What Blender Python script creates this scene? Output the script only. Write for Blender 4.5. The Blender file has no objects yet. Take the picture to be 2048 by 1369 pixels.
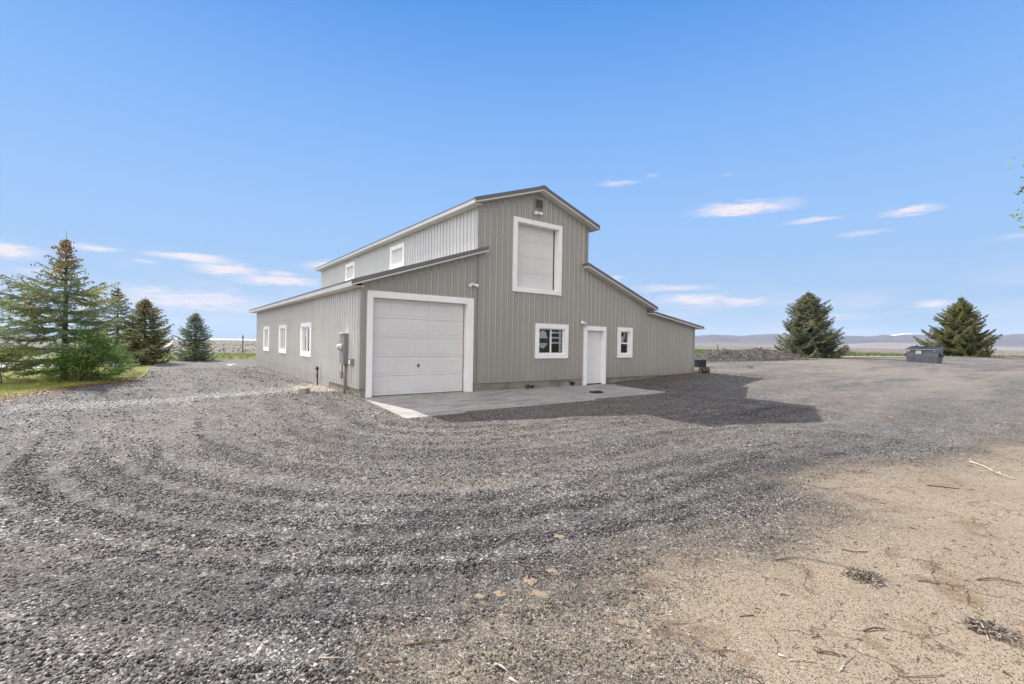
import bpy, math, random
import numpy as np
from mathutils import Matrix, Vector
random.seed(7); RNG=np.random.default_rng(11)
sc=bpy.context.scene; COL=sc.collection
R=math.radians
# ------------------------------------------------------------------ helpers
def S(t,a,b):
    t=np.clip((np.asarray(t,float)-a)/(b-a),0,1); return t*t*(3-2*t)
def vnoise(x,y,s=1.0,seed=0):
    x=np.asarray(x,float)*s; y=np.asarray(y,float)*s
    xi=np.floor(x).astype(np.int64); yi=np.floor(y).astype(np.int64); fx=x-xi; fy=y-yi
    fx=fx*fx*(3-2*fx); fy=fy*fy*(3-2*fy)
    def h(a,b):
        n=(a*374761393+b*668265263+seed*1442695041)&0x7fffffff
        n=((n^(n>>13))*1274126177)&0x7fffffff
        return ((n^(n>>16))&0xffff)/65535.0
    return (h(xi,yi)*(1-fx)+h(xi+1,yi)*fx)*(1-fy)+(h(xi,yi+1)*(1-fx)+h(xi+1,yi+1)*fx)*fy
def fbm(x,y,s,seed=0,o=4):
    v=0;a=.5;t=0
    for i in range(o): v=v+a*vnoise(x,y,s*2**i,seed+i);t+=a;a*=.5
    return v/t
def zg(x,y):
    x=np.asarray(x,float);y=np.asarray(y,float)
    z=-.045*np.clip(-y,0,3.2)-.025*S(-y,3.2,9)
    z=z+.27*S(x,8.5,16.5)+.36*S(x,17,42)
    z=z-.04*S(-x,0,3)
    r=np.hypot(x+4,y+12)
    th=np.arctan2(x+4,y+12)
    right=S(th,.35,1.0)
    far=-.009*np.clip(r-75,0,325)-.004*np.clip(r-400,0,1e5)
    far=far*(1-right)+right*(-.006*np.clip(r-75,0,325)+.0012*np.clip(r-400,0,1e5))
    return z-.5*S(r,35,75)*(1-right)+far
def sdb(x,y):   # distance outside the drive's inner box round the barn
    dx=np.maximum(.8-x,0); dy=np.maximum(np.maximum(-3.2-y,y-40),0)
    return np.hypot(dx,dy)
def zyard(x,y):
    z=zg(x,y); d=sdb(x,y)
    m=S(d,.6,1.6)*S(-x+60,0,40)
    ang=np.where(d>0,x*.25+y*.18,0)
    rut=(vnoise(d,ang,2.6,5)-.5)*.05+(vnoise(d,ang,6,9)-.5)*.02
    rut=rut-.02*np.exp(-((d-3.0)/.28)**2)-.02*np.exp(-((d-4.7)/.28)**2)
    rut=rut*m*(1-.7*S(-y,10,11))
    z=z+rut+.012*(fbm(x,y,1.3,3)-.5)
    z=z+.10*np.exp(-(((x+.55)/.7)**2+((y-.5)/.75)**2))       # heap of gravel at the corner
    z=z+.05*np.exp(-(((x+1.6)/1.1)**2+((y-9)/5.)**2))
    inside=((x>.15)&(x<15.5)&(y>-2.2)&(y<17.5)&~((x>.1)&(y<0)))|((x>-.0)&(x<9.42-y*.2)&(y>-2.86+.042*x)&(y<0))
    return np.where(inside,np.where(x<np.where(y<0,99,9.35),zg(x,y)-.13,np.minimum(z,zg(x,y))),z)
class MB:
    def __init__(s): s.v=[];s.f=[];s.m=[]
    def quad(s,a,b,c,d,mi=0):
        n=len(s.v); s.v+=[a,b,c,d]; s.f.append((n,n+1,n+2,n+3)); s.m.append(mi)
    def face(s,pts,mi=0):
        n=len(s.v); s.v+=list(pts); s.f.append(tuple(range(n,n+len(pts)))); s.m.append(mi)
    def hexa(s,p,mi=0):  # p: 4 bottom ccw, 4 top ccw
        n=len(s.v); s.v+=list(p)
        for f in ((0,3,2,1),(4,5,6,7),(0,1,5,4),(1,2,6,5),(2,3,7,6),(3,0,4,7)):
            s.f.append(tuple(n+i for i in f)); s.m.append(mi)
    def box(s,x0,x1,y0,y1,z0,z1,mi=0):
        s.hexa([(x0,y0,z0),(x1,y0,z0),(x1,y1,z0),(x0,y1,z0),(x0,y0,z1),(x1,y0,z1),(x1,y1,z1),(x0,y1,z1)],mi)
    def tube(s,pts,rad,n=8,mi=0,caps=True):
        if not hasattr(rad,'__len__'): rad=[rad]*len(pts)
        P=[Vector(p) for p in pts]; rings=[]; base=len(s.v)
        for i,p in enumerate(P):
            t=(P[min(i+1,len(P)-1)]-P[max(i-1,0)]).normalized()
            up=Vector((0,0,1)) if abs(t.z)<.9 else Vector((1,0,0))
            a=t.cross(up).normalized(); b=t.cross(a)
            for k in range(n):
                q=p+(a*math.cos(2*math.pi*k/n)+b*math.sin(2*math.pi*k/n))*rad[i]; s.v.append(tuple(q))
        for i in range(len(P)-1):
            for k in range(n):
                a0=base+i*n+k; a1=base+i*n+(k+1)%n
                s.f.append((a0,a1,a1+n,a0+n)); s.m.append(mi)
        if caps:
            s.f.append(tuple(base+k for k in reversed(range(n)))); s.m.append(mi)
            s.f.append(tuple(base+(len(P)-1)*n+k for k in range(n))); s.m.append(mi)
    def lathe(s,c,axis,prof,n=16,mi=0):  # prof: (distance along axis, radius)
        c=Vector(c);axis=Vector(axis).normalized()
        s.tube([c+axis*h for h,r in prof],[max(r,.0005) for h,r in prof],n,mi)
    def build(s,name,mats,parent=None,bevel=0,smooth=False):
        me=bpy.data.meshes.new(name); me.from_pydata([tuple(v) for v in s.v],[],s.f)
        mats=mats if isinstance(mats,(list,tuple)) else [mats]
        for m in mats: me.materials.append(m)
        if len(mats)>1: me.polygons.foreach_set('material_index',s.m)
        if smooth: me.polygons.foreach_set('use_smooth',[True]*len(s.f))
        me.update(); o=bpy.data.objects.new(name,me); COL.objects.link(o)
        if parent: o.parent=parent
        if bevel:
            b=o.modifiers.new('b','BEVEL'); b.width=bevel; b.segments=2; b.limit_method='ANGLE'
        return o
def np_mesh(name,V,F,mat,parent=None,col=None,smooth=False):
    V=np.asarray(V,np.float32); F=np.asarray(F,np.int32); k=F.shape[1]
    me=bpy.data.meshes.new(name); me.vertices.add(len(V)); me.vertices.foreach_set('co',V.ravel())
    me.loops.add(F.size); me.loops.foreach_set('vertex_index',F.ravel())
    me.polygons.add(len(F)); me.polygons.foreach_set('loop_start',np.arange(0,F.size,k,dtype=np.int32))
    me.update(calc_edges=True)
    if col is not None:
        a=me.color_attributes.new('Col','FLOAT_COLOR','POINT')
        c=np.ones((len(V),4),np.float32); c[:,:3]=col; a.data.foreach_set('color',c.ravel())
    if smooth: me.polygons.foreach_set('use_smooth',np.ones(len(F),bool))
    me.materials.append(mat); o=bpy.data.objects.new(name,me); COL.objects.link(o)
    if parent: o.parent=parent
    return o
def tag(o,label=None,cat=None,group=None,kind=None):
    if label:o['label']=label
    if cat:o['category']=cat
    if group:o['group']=group
    if kind:o['kind']=kind
    return o
def empty(name,loc,label=None,cat=None,group=None,rz=0):
    o=bpy.data.objects.new(name,None); o.empty_display_size=.2; COL.objects.link(o); o.location=loc; o.rotation_euler=(0,0,rz)
    return tag(o,label,cat,group)
# ------------------------------------------------------------------ material helpers
class NT:
    def __init__(s,name):
        s.mat=bpy.data.materials.new(name); s.mat.use_nodes=True; s.t=s.mat.node_tree; s.t.nodes.clear()
        s.out=s.n('ShaderNodeOutputMaterial'); s.bs=s.n('ShaderNodeBsdfPrincipled'); s.l(s.bs.outputs[0],s.out.inputs['Surface'])
        s.bs.inputs['Roughness'].default_value=.8
    def n(s,t,**k):
        x=s.t.nodes.new(t)
        for a,b in k.items(): setattr(x,a,b)
        return x
    def l(s,a,b): s.t.links.new(a,b)
    def pos(s,scale=(1,1,1)):
        g=s.n('ShaderNodeNewGeometry'); m=s.n('ShaderNodeMapping'); s.l(g.outputs['Position'],m.inputs[0]); m.inputs['Scale'].default_value=scale; return m.outputs[0]
    def noise(s,v,scale,detail=4,rough=.55,dist=0):
        x=s.n('ShaderNodeTexNoise'); s.l(v,x.inputs['Vector']); x.inputs['Scale'].default_value=scale; x.inputs['Detail'].default_value=detail; x.inputs['Roughness'].default_value=rough; x.inputs['Distortion'].default_value=dist
        return x.outputs['Fac']
    def vor(s,v,scale,feature='F1',rnd=1):
        x=s.n('ShaderNodeTexVoronoi',feature=feature); s.l(v,x.inputs['Vector']); x.inputs['Scale'].default_value=scale; x.inputs['Randomness'].default_value=rnd; return x
    def ramp(s,f,stops,interp='LINEAR'):
        x=s.n('ShaderNodeValToRGB'); s.l(f,x.inputs[0]); r=x.color_ramp; r.interpolation=interp
        while len(r.elements)>1: r.elements.remove(r.elements[0])
        for i,(p,c) in enumerate(stops):
            e=r.elements[0] if i==0 else r.elements.new(p)
            e.position=p; e.color=(*c,1) if hasattr(c,'__len__') else (c,c,c,1)
        return x.outputs[0]
    def mr(s,f,a,b,c=0,d=1):
        x=s.n('ShaderNodeMapRange'); s.l(f,x.inputs[0])
        for i,v in zip((1,2,3,4),(a,b,c,d)): x.inputs[i].default_value=v
        return x.outputs[0]
    def math(s,op,a,b=0,c=None):
        x=s.n('ShaderNodeMath',operation=op)
        for i,v in enumerate((a,b) if c is None else (a,b,c)):
            if isinstance(v,(int,float)): x.inputs[i].default_value=v
            else: s.l(v,x.inputs[i])
        return x.outputs[0]
    def mix(s,f,a,b,blend='MIX'):
        x=s.n('ShaderNodeMix',data_type='RGBA',blend_type=blend)
        for i,v in ((0,f),(6,a),(7,b)):
            if isinstance(v,(int,float)): x.inputs[i].default_value=v
            elif isinstance(v,tuple): x.inputs[i].default_value=(*v,1)
            else: s.l(v,x.inputs[i])
        return x.outputs[2]
    def bump(s,h,st=.3,d=.01,nrm=None):
        x=s.n('ShaderNodeBump'); s.l(h,x.inputs['Height']); x.inputs['Strength'].default_value=st; x.inputs['Distance'].default_value=d
        if nrm: s.l(nrm,x.inputs['Normal'])
        return x.outputs[0]
    def base(s,c):
        if isinstance(c,tuple): s.bs.inputs['Base Color'].default_value=(*c,1)
        else: s.l(c,s.bs.inputs['Base Color'])
    def attr(s,name='Col'):
        a=s.n('ShaderNodeAttribute'); a.attribute_name=name; return a.outputs['Color']
    def sep(s,c):
        x=s.n('ShaderNodeSeparateColor'); s.l(c,x.inputs[0]); return x.outputs
def plain(name,c,rough=.6,metal=0,var=.12,scale=3,bump=0,spec=None):
    m=NT(name); v=m.pos()
    f=m.noise(v,scale,5); lo=tuple(x*(1-var) for x in c); hi=tuple(min(1,x*(1+var)) for x in c)
    m.base(m.ramp(f,[(.3,lo),(.7,hi)])); m.bs.inputs['Roughness'].default_value=rough; m.bs.inputs['Metallic'].default_value=metal
    if bump: m.l(m.bump(m.noise(v,scale*20,4),bump,.004),m.bs.inputs['Normal'])
    if spec is not None: m.bs.inputs['Specular IOR Level'].default_value=spec
    return m.mat
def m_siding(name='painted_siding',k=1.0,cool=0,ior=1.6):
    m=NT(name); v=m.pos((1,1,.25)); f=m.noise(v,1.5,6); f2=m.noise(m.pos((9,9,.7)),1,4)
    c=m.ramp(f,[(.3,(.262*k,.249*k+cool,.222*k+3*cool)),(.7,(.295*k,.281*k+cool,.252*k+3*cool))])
    z=m.n('ShaderNodeSeparateXYZ'); m.l(m.pos(),z.inputs[0])
    low=m.mr(z.outputs[2],.6,.2); dirt=m.math('MULTIPLY',low,m.mr(f2,.35,.7))
    c=m.mix(m.math('MULTIPLY',dirt,.35),c,(.19,.155,.12)); c=m.mix(m.mr(f2,.62,.8,0,.12),c,(.2,.19,.17))
    xx=z.outputs; uu=m.math('ADD',m.math('ADD',xx[0],xx[1]),1.0)
    du=m.math('ABSOLUTE',m.math('SUBTRACT',m.math('FRACT',m.math('ADD',m.math('DIVIDE',uu,.2286),.28)),.5)); dz_=m.math('ABSOLUTE',m.math('SUBTRACT',m.math('FRACT',m.math('DIVIDE',xx[2],.66)),.5))
    scr=m.math('MULTIPLY',m.math('LESS_THAN',du,.035),m.math('LESS_THAN',dz_,.011)); c=m.mix(m.math('MULTIPLY',scr,.55),c,(.06,.055,.05))
    lap=m.math('LESS_THAN',m.math('ABSOLUTE',m.math('SUBTRACT',m.math('FRACT',m.math('DIVIDE',uu,.9144)),.62)),.006); c=m.mix(m.math('MULTIPLY',lap,.4),c,(.10,.095,.085))
    wav=m.noise(m.pos((2.2,2.2,.5)),1,3); m.l(m.bump(wav,.12,.02),m.bs.inputs['Normal'])
    m.base(c); m.bs.inputs['Roughness'].default_value=.34; m.bs.inputs['Coat Weight'].default_value=1; m.bs.inputs['Coat Roughness'].default_value=.22; m.bs.inputs['Coat IOR'].default_value=ior; return m.mat
def m_concrete(name,c0,c1,stain):
    m=NT(name); v=m.pos(); f=m.noise(v,1.1,8,.62,.6); g=m.noise(m.pos((.7,2.6,1)),1.6,6,.6,1.2); h=m.noise(v,60,3)
    c=m.ramp(f,[(.32,c0),(.68,c1)]); c=m.mix(m.mr(g,.46,.68,0,.8),c,stain); c=m.mix(m.mr(h,.4,.75,0,.2),c,(.1,.1,.1),)
    k=m.vor(m.pos(),.42,'DISTANCE_TO_EDGE').outputs['Distance']
    m.base(c); m.bs.inputs['Roughness'].default_value=.85
    m.l(m.bump(h,.15,.003),m.bs.inputs['Normal']); return m.mat
M={}
M['siding']=m_siding(); M['lit_siding']=m_siding('side_siding_lit',1.9,.018)  # front siding colour lightened and cooled, painting in the side walls' brighter light
M['white']=plain('white_trim_paint',(.86,.855,.85),.5,0,.04,2)
M['doorwhite']=plain('white_door_paint',(.66,.66,.66),.45,0,.04,1.2)
M['leaf']=plain('entry_door_paint',(.72,.72,.74),.45,0,.04,1.2)
M['fascia']=plain('fascia_metal',(.40,.40,.41),.5,0,.08,1.5)
M['soffit']=plain('white_soffit',(.72,.70,.68),.6,0,.06,2)
M['graytrim']=plain('gray_metal_trim',(.15,.155,.16),.35,.3,.08,2)
M['roof']=plain('gray_metal_roof',(.15,.155,.165),.35,.3,.08,2)
M['found']=m_concrete('foundation_concrete',(.20,.185,.16),(.30,.28,.25),(.13,.12,.09))
M['slab']=m_concrete('slab_concrete',(.30,.287,.27),(.42,.40,.38),(.17,.16,.15))
M['darkmetal']=plain('dark_metal',(.03,.03,.032),.45,.4,.2,8)
M['black']=plain('black_rubber',(.012,.012,.013),.55,0,.3,9,.3)
M['panelgray']=plain('gray_enclosure_paint',(.20,.21,.215),.45,.1,.1,5)
M['pipe']=plain('weathered_conduit',(.24,.205,.15),.6,0,.2,12)
M['beige']=plain('beige_plastic',(.50,.47,.38),.5,0,.1,9)
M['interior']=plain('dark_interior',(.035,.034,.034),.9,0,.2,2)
M['curtain']=plain('pale_cloth',(.80,.80,.80),.9,0,.1,14)
M['vinyl']=plain('white_vinyl',(.80,.80,.80),.4,0,.03,3)
M['blind']=plain('white_blind',(.62,.62,.64),.6,0,.05,6)
M['brass']=plain('tarnished_metal',(.14,.13,.12),.35,.8,.2,20)
M['sticker']=plain('white_sticker',(.62,.63,.60),.6,0,.15,30)
M['stickerink']=plain('sticker_ink',(.20,.21,.22),.6,0,.15,30)
def m_glass():
    m=NT('window_glass'); m.t.nodes.remove(m.bs)
    g=m.n('ShaderNodeBsdfGlossy'); g.inputs['Roughness'].default_value=.02; t=m.n('ShaderNodeBsdfTransparent'); t.inputs[0].default_value=(.86,.90,.88,1)
    f=m.n('ShaderNodeFresnel'); f.inputs['IOR'].default_value=1.6; x=m.n('ShaderNodeMixShader')
    m.l(m.math('MULTIPLY',f.outputs[0],.9),x.inputs[0]); m.l(t.outputs[0],x.inputs[1]); m.l(g.outputs[0],x.inputs[2]); m.l(x.outputs[0],m.out.inputs['Surface']); return m.mat
M['glass']=m_glass()
def m_steelpaint():
    m=NT('dumpster_paint'); v=m.pos((1,1,.3)); f=m.noise(v,3,6); c=m.ramp(f,[(.3,(.055,.064,.078)),(.7,(.10,.115,.135))])
    c=m.mix(m.mr(m.noise(m.pos((3,3,.5)),4,4),.6,.75,0,.5),c,(.2,.2,.2)); m.base(c); m.bs.inputs['Roughness'].default_value=.5; return m.mat
M['dumpster']=m_steelpaint()
def m_foliage(name,trans=.2,rough=.7):
    m=NT(name); c=m.attr(); m.base(c); m.bs.inputs['Roughness'].default_value=rough; m.bs.inputs['Specular IOR Level'].default_value=.25
    t=m.n('ShaderNodeBsdfTranslucent'); m.l(c,t.inputs[0]); x=m.n('ShaderNodeMixShader'); x.inputs[0].default_value=trans
    m.l(m.bs.outputs[0],x.inputs[1]); m.l(t.outputs[0],x.inputs[2]); m.l(x.outputs[0],m.out.inputs['Surface']); return m.mat
M['needle']=m_foliage('spruce_needles',.38); M['leafmat']=m_foliage('broad_leaves',.35,.5); M['grassblade']=m_foliage('grass_blades',.3)
def m_vcol(name,rough=.85,bump=.3,sc_=90):
    m=NT(name); c=m.attr(); f=m.noise(m.pos(),sc_,3); m.base(m.mix(1.0,c,m.ramp(f,[(.25,.7),(.75,1.25)]),'MULTIPLY')); m.bs.inputs['Roughness'].default_value=rough
    m.l(m.bump(f,bump,.004),m.bs.inputs['Normal']); return m.mat
M['stone']=m_vcol('crushed_stone',.85,.4,160); M['bark']=plain('spruce_bark',(.10,.075,.055),.9,0,.4,14,.6)
M['cone']=m_vcol('spruce_cone',.7,.2,60); M['twig']=m_vcol('dry_twig',.8,.5,220)
# ---- gravel yard
def m_gravel():
    m=NT('yard_gravel'); v=m.pos(); at=m.sep(m.attr()); sand,pale,dark=at[0],at[1],at[2]
    n1=m.noise(v,.9,6,.6); n2=m.noise(v,7,5,.65); n3=m.noise(v,.22,4)
    wv=m.n('ShaderNodeVectorMath',operation='ADD'); m.l(v,wv.inputs[0])
    nn=m.n('ShaderNodeTexNoise'); m.l(v,nn.inputs[0]); nn.inputs['Scale'].default_value=60; vm=m.n('ShaderNodeVectorMath',operation='SCALE'); m.l(nn.outputs['Color'],vm.inputs[0]); vm.inputs['Scale'].default_value=.012; m.l(vm.outputs[0],wv.inputs[1]); w=wv.outputs[0]
    A=m.vor(w,85); B=m.vor(w,46); C=m.vor(w,170)
    ra=m.sep(A.outputs['Color'])[0]; rb=m.sep(B.outputs['Color'])[1]; rc=m.sep(C.outputs['Color'])[0]
    pal=[(0,(.008,.008,.009)),(.28,(.022,.021,.022)),(.5,(.063,.06,.056)),(.68,(.135,.128,.12)),(.82,(.22,.19,.155)),(.92,(.42,.40,.38)),(1,(.60,.58,.56))]
    ca=m.ramp(ra,pal); cb=m.ramp(rb,pal); cc=m.ramp(rc,[(0,(.03,.029,.029)),(.6,(.105,.10,.093)),(1,(.28,.26,.235))])
    big=m.mr(n2,.48,.56)
    g=m.mix(big,ca,cb); g=m.mix(m.math('MULTIPLY',m.mr(rc,.6,.7),.35),g,cc)
    g=m.mix(m.mr(n1,.40,.75,.0,.25),g,(.095,.084,.073))
    # fresh dark gravel, worn pale tracks
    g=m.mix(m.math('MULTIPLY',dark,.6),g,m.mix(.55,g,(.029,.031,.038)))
    g=m.mix(m.math('MULTIPLY',m.mr(sand,0,.6),.75),g,m.mix(.5,g,(.15,.118,.085)))
    dust=m.mix(n2,(.115,.10,.088),(.20,.178,.155))
    dust=m.mix(m.mr(rc,.2,.8,.55,0),dust,cc)
    pm=m.math('MULTIPLY',pale,m.mr(m.math('ADD',m.math('MULTIPLY',n2,.5),m.math('MULTIPLY',n1,.5)),.38,.60))
    g=m.mix(m.math('MULTIPLY',pm,.75),g,dust)
    g=m.mix(m.math('MULTIPLY',m.mr(pale,.85,1.0),m.mr(ra,.1,.6,.3,.9)),g,m.mix(rc,(.30,.295,.285),(.60,.59,.57)))
    ng=m.noise(v,13,4,.8); g=m.mix(1.0,g,m.ramp(ng,[(.32,.68),(.5,.97),(.68,1.35)]),'MULTIPLY')
    ng2=m.noise(v,1.9,9,.82); g=m.mix(1.0,g,m.ramp(ng2,[(.36,.72),(.5,1.0),(.64,1.35)]),'MULTIPLY')
    xp=m.n('ShaderNodeSeparateXYZ'); m.l(v,xp.inputs[0]); tp_=m.math('MULTIPLY',m.mr(m.noise(m.pos((.10,.34,1)),1,7,.72),.47,.57),m.mr(xp.outputs[0],9,20)); g=m.mix(m.math('MULTIPLY',tp_,.7),g,m.mix(ng2,(.12,.103,.087),(.33,.29,.24)))
    g=m.mix(m.math('MULTIPLY',m.mr(m.noise(v,.55,5,.6),.48,.64),.45),g,m.mix(.45,g,(.14,.112,.085)))
    # sandy dirt with pebbles and cracks
    s=m.mix(m.mr(n1,.3,.7),(.25,.198,.135),(.335,.273,.195)); s=m.mix(m.mr(m.noise(v,2.3,3,.5,.4),.57,.66,0,.75),s,(.19,.125,.07))
    s=m.mix(m.mr(m.noise(v,180,2),.3,.7,.25,0),s,(.15,.115,.08))
    sp=m.math('MULTIPLY',m.mr(C.outputs['Distance'],.34,.22),m.math('GREATER_THAN',rc,m.mr(sand,.35,1,.12,.5))); s=m.mix(sp,s,m.ramp(ra,[(0,(.03,.03,.034)),(.6,(.12,.115,.11)),(1,(.3,.28,.26))]))
    D=m.vor(w,105); rd=m.sep(D.outputs['Color'])[0]; s=m.mix(m.math('MULTIPLY',m.mr(D.outputs['Distance'],.55,.42),m.math('GREATER_THAN',rd,m.mr(sand,.35,1,.08,.50))),s,m.ramp(m.sep(D.outputs['Color'])[1],[(0,(.025,.023,.022)),(.4,(.075,.068,.06)),(.75,(.17,.145,.12)),(1,(.36,.31,.25))]))
    sp2=m.math('MULTIPLY',m.mr(A.outputs['Distance'],.42,.30),m.math('GREATER_THAN',ra,m.mr(sand,.35,1,.35,.78))); s=m.mix(sp2,s,cb)
    nq=m.n('ShaderNodeTexNoise'); m.l(v,nq.inputs[0]); nq.inputs['Scale'].default_value=4; nq.inputs['Detail'].default_value=5; vq=m.n('ShaderNodeVectorMath',operation='SCALE'); m.l(nq.outputs['Color'],vq.inputs[0]); vq.inputs['Scale'].default_value=.5; aq=m.n('ShaderNodeVectorMath',operation='ADD'); m.l(v,aq.inputs[0]); m.l(vq.outputs[0],aq.inputs[1]); wq=aq.outputs[0]; cr=m.vor(wq,2.1,'DISTANCE_TO_EDGE').outputs['Distance']; crm=m.math('MULTIPLY',m.mr(cr,.018,.005),m.mr(m.noise(v,2.3,3),.46,.55)); s=m.mix(m.math('MULTIPLY',crm,.8),s,(.09,.065,.045))
    sm=m.math('ADD',sand,m.math('MULTIPLY',m.math('SUBTRACT',n2,.5),1.2)); sm=m.math('ADD',sm,m.math('MULTIPLY',m.math('SUBTRACT',ra,.5),.55)); sm=m.math('ADD',sm,m.math('MULTIPLY',m.math('SUBTRACT',rc,.5),.5)); smk=m.math('MULTIPLY',m.mr(sm,.22,.60),m.mr(sand,.02,.12))
    m.base(m.mix(smk,g,s)); m.bs.inputs['Roughness'].default_value=.9; m.bs.inputs['Specular IOR Level'].default_value=.3
    hh=m.math('ADD',m.math('MULTIPLY',m.math('SUBTRACT',1,A.outputs['Distance']),m.mr(ra,0,1,.4,1)),m.math('MULTIPLY',big,m.math('SUBTRACT',1,B.outputs['Distance'])))
    hh=m.math('MULTIPLY',hh,m.math('SUBTRACT',1,m.math('MULTIPLY',smk,.85))); hh=m.math('ADD',hh,m.math('MULTIPLY',n2,.2)); hh=m.math('SUBTRACT',hh,m.math('MULTIPLY',crm,m.math('MULTIPLY',smk,1.0)))
    m.l(m.bump(hh,.7,.009),m.bs.inputs['Normal']); return m.mat
M['gravel']=m_gravel()
def m_terrain():
    m=NT('plain_ground'); v=m.pos(); x=m.n('ShaderNodeSeparateXYZ'); m.l(v,x.inputs[0])
    dv=m.n('ShaderNodeVectorMath',operation='DISTANCE'); m.l(m.pos((1,1,0)),dv.inputs[0]); dv.inputs[1].default_value=(-4,-12,0); r=dv.outputs['Value']
    nb=m.noise(v,.02,6,.6); ns=m.noise(v,.6,6,.65); nf=m.noise(v,9,4,.7)
    green=m.mix(m.mr(ns,.35,.65),(.12,.16,.045),(.20,.22,.08)); green=m.mix(m.mr(m.noise(v,.09,4),.45,.6,0,.8),green,(.30,.25,.16)); green=m.mix(m.mr(nf,.3,.75,.4,0),green,(.05,.07,.025))
    crop=m.mix(m.mr(ns,.35,.65),(.07,.12,.035),(.13,.17,.06)); rt=m.mr(x.outputs[0],22,34); green=m.mix(m.math('MULTIPLY',rt,m.mr(m.noise(v,.12,3),.3,.45)),green,crop)
    stripe=m.noise(m.pos((.0022,.03,1)),1,6,.65); brush=m.noise(v,.12,6,.7)
    pl=m.mix(m.mr(stripe,.35,.62),(.15,.14,.125),(.26,.235,.205)); pl=m.mix(m.mr(brush,.42,.62,0,.7),pl,(.10,.10,.085))
    tan=m.mix(m.mr(stripe,.35,.62),(.24,.19,.16),(.16,.14,.12)); pl=m.mix(m.mr(x.outputs[0],300,900),pl,tan)
    edge=m.math('ADD',r,m.math('MULTIPLY',m.math('SUBTRACT',nb,.5),16)); lim=m.mr(x.outputs[0],20,70,70,135)
    c=m.mix(m.mr(m.math('SUBTRACT',edge,lim),-1.5,1.5),green,pl)
    m.base(c); m.bs.inputs['Roughness'].default_value=.95; m.bs.inputs['Specular IOR Level'].default_value=.1
    m.l(m.bump(m.math('ADD',nf,ns),.6,.06),m.bs.inputs['Normal']); return m.mat
M['terrain']=m_terrain()
def m_lawn():
    m=NT('lawn_turf'); v=m.pos(); a=m.noise(v,.8,6,.6); b=m.noise(v,45,4,.7)
    c=m.mix(m.mr(a,.3,.7),(.19,.22,.045),(.29,.28,.08)); c=m.mix(m.mr(b,.3,.7,.5,0),c,(.05,.07,.015)); c=m.mix(m.mr(m.noise(v,3,4),.6,.75,0,.5),c,(.27,.22,.11)); m.base(c); m.bs.inputs['Roughness'].default_value=.9
    m.l(m.bump(b,.7,.03),m.bs.inputs['Normal']); return m.mat
M['lawn']=m_lawn()
M['paledrive']=plain('pale_gravel_drive',(.33,.325,.32),.95,0,.25,2.5,.6)
M['dirtroad']=plain('pale_dirt_road',(.48,.45,.42),.95,0,.12,.05)
M['dirtstrip']=plain('bare_dirt',(.34,.24,.16),.95,0,.25,.8,.3)
def m_mtn():
    m=NT('mountain_rock'); v=m.pos((1,1,2.0)); f=m.noise(v,.006,7,.6); c=m.ramp(f,[(.3,(.06,.055,.065)),(.7,(.12,.105,.11))]); z=m.n('ShaderNodeSeparateXYZ'); m.l(m.pos(),z.inputs[0])
    c=m.mix(m.mr(z.outputs[2],40,12),c,(.17,.145,.14)); m.base(c); m.bs.inputs['Roughness'].default_value=1; m.bs.inputs['Specular IOR Level'].default_value=0; return m.mat
M['mtn']=m_mtn(); M['snow']=plain('snowy_summit',(.62,.62,.65),.9,0,.1,.004)
M['brush']=plain('dry_hill_brush',(.20,.175,.165),1,0,.2,.004)
# ------------------------------------------------------------------ SETTING
def axis(lo,hi,a,b,h,g):
    c=list(np.arange(a,b+h/2,h)); s=h; x=b
    while x<hi: s=min(s*g,(hi-a)/12); x+=s; c.append(x)
    s=h;x=a
    while x>lo: s=min(s*g,(b-lo)/12); x-=s; c.insert(0,x)
    return np.array(c)
def grid(xs,ys,zf):
    X,Y=np.meshgrid(xs,ys); V=np.stack([X.ravel(),Y.ravel(),zf(X.ravel(),Y.ravel())],1)
    n=len(xs); i=np.arange((len(ys)-1)*n); i=i[(i%n)!=n-1]
    return V,np.stack([i,i+1,i+n+1,i+n],1)
yard_poly=[(-60,-45),(-14,-6),(-9.2,-.5),(-7.6,2.6),(-7.3,3.6),(-6.95,4.6),(-6.5,6.0),(-5.95,7.3),(-5.0,8.8),(-4.75,12),(-4.7,16),(-4.6,21),(-3.9,24.6),(-1.5,25.6),(3,25.8),(12,25),(22,20),(30,12),(38,7.2),(46,4.4),(60,3.2),(78,1.2),(97,-1.9),(135,-9),(135,-45)]
def inpoly(x,y,P):
    r=np.zeros(x.shape,bool); n=len(P)
    for i in range(n):
        x1,y1=P[i];x2,y2=P[(i+1)%n]
        c=((y1>y)!=(y2>y)); t=(x2-x1)*(y-y1)/((y2-y1) if y2!=y1 else 1e-9)+x1
        r^=c&(x<t)
    return r
def densify(P,h=.35,amp=.09):
    out=[]
    for i in range(len(P)):
        a=np.array(P[i],float);b=np.array(P[(i+1)%len(P)],float); L=np.hypot(*(b-a)); n=max(1,int(L/h)) if L<60 else 4
        nrm=np.array([-(b-a)[1],(b-a)[0]])/L
        for k in range(n):
            p=a+(b-a)*k/n; w=(fbm(p[0]*1.0,p[1]*1.0,1.6,21)-.5)*2*amp*(2 if p[0]<20 else 6); out.append(tuple(p+nrm*w))
    return out
yp=densify(yard_poly)
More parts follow.
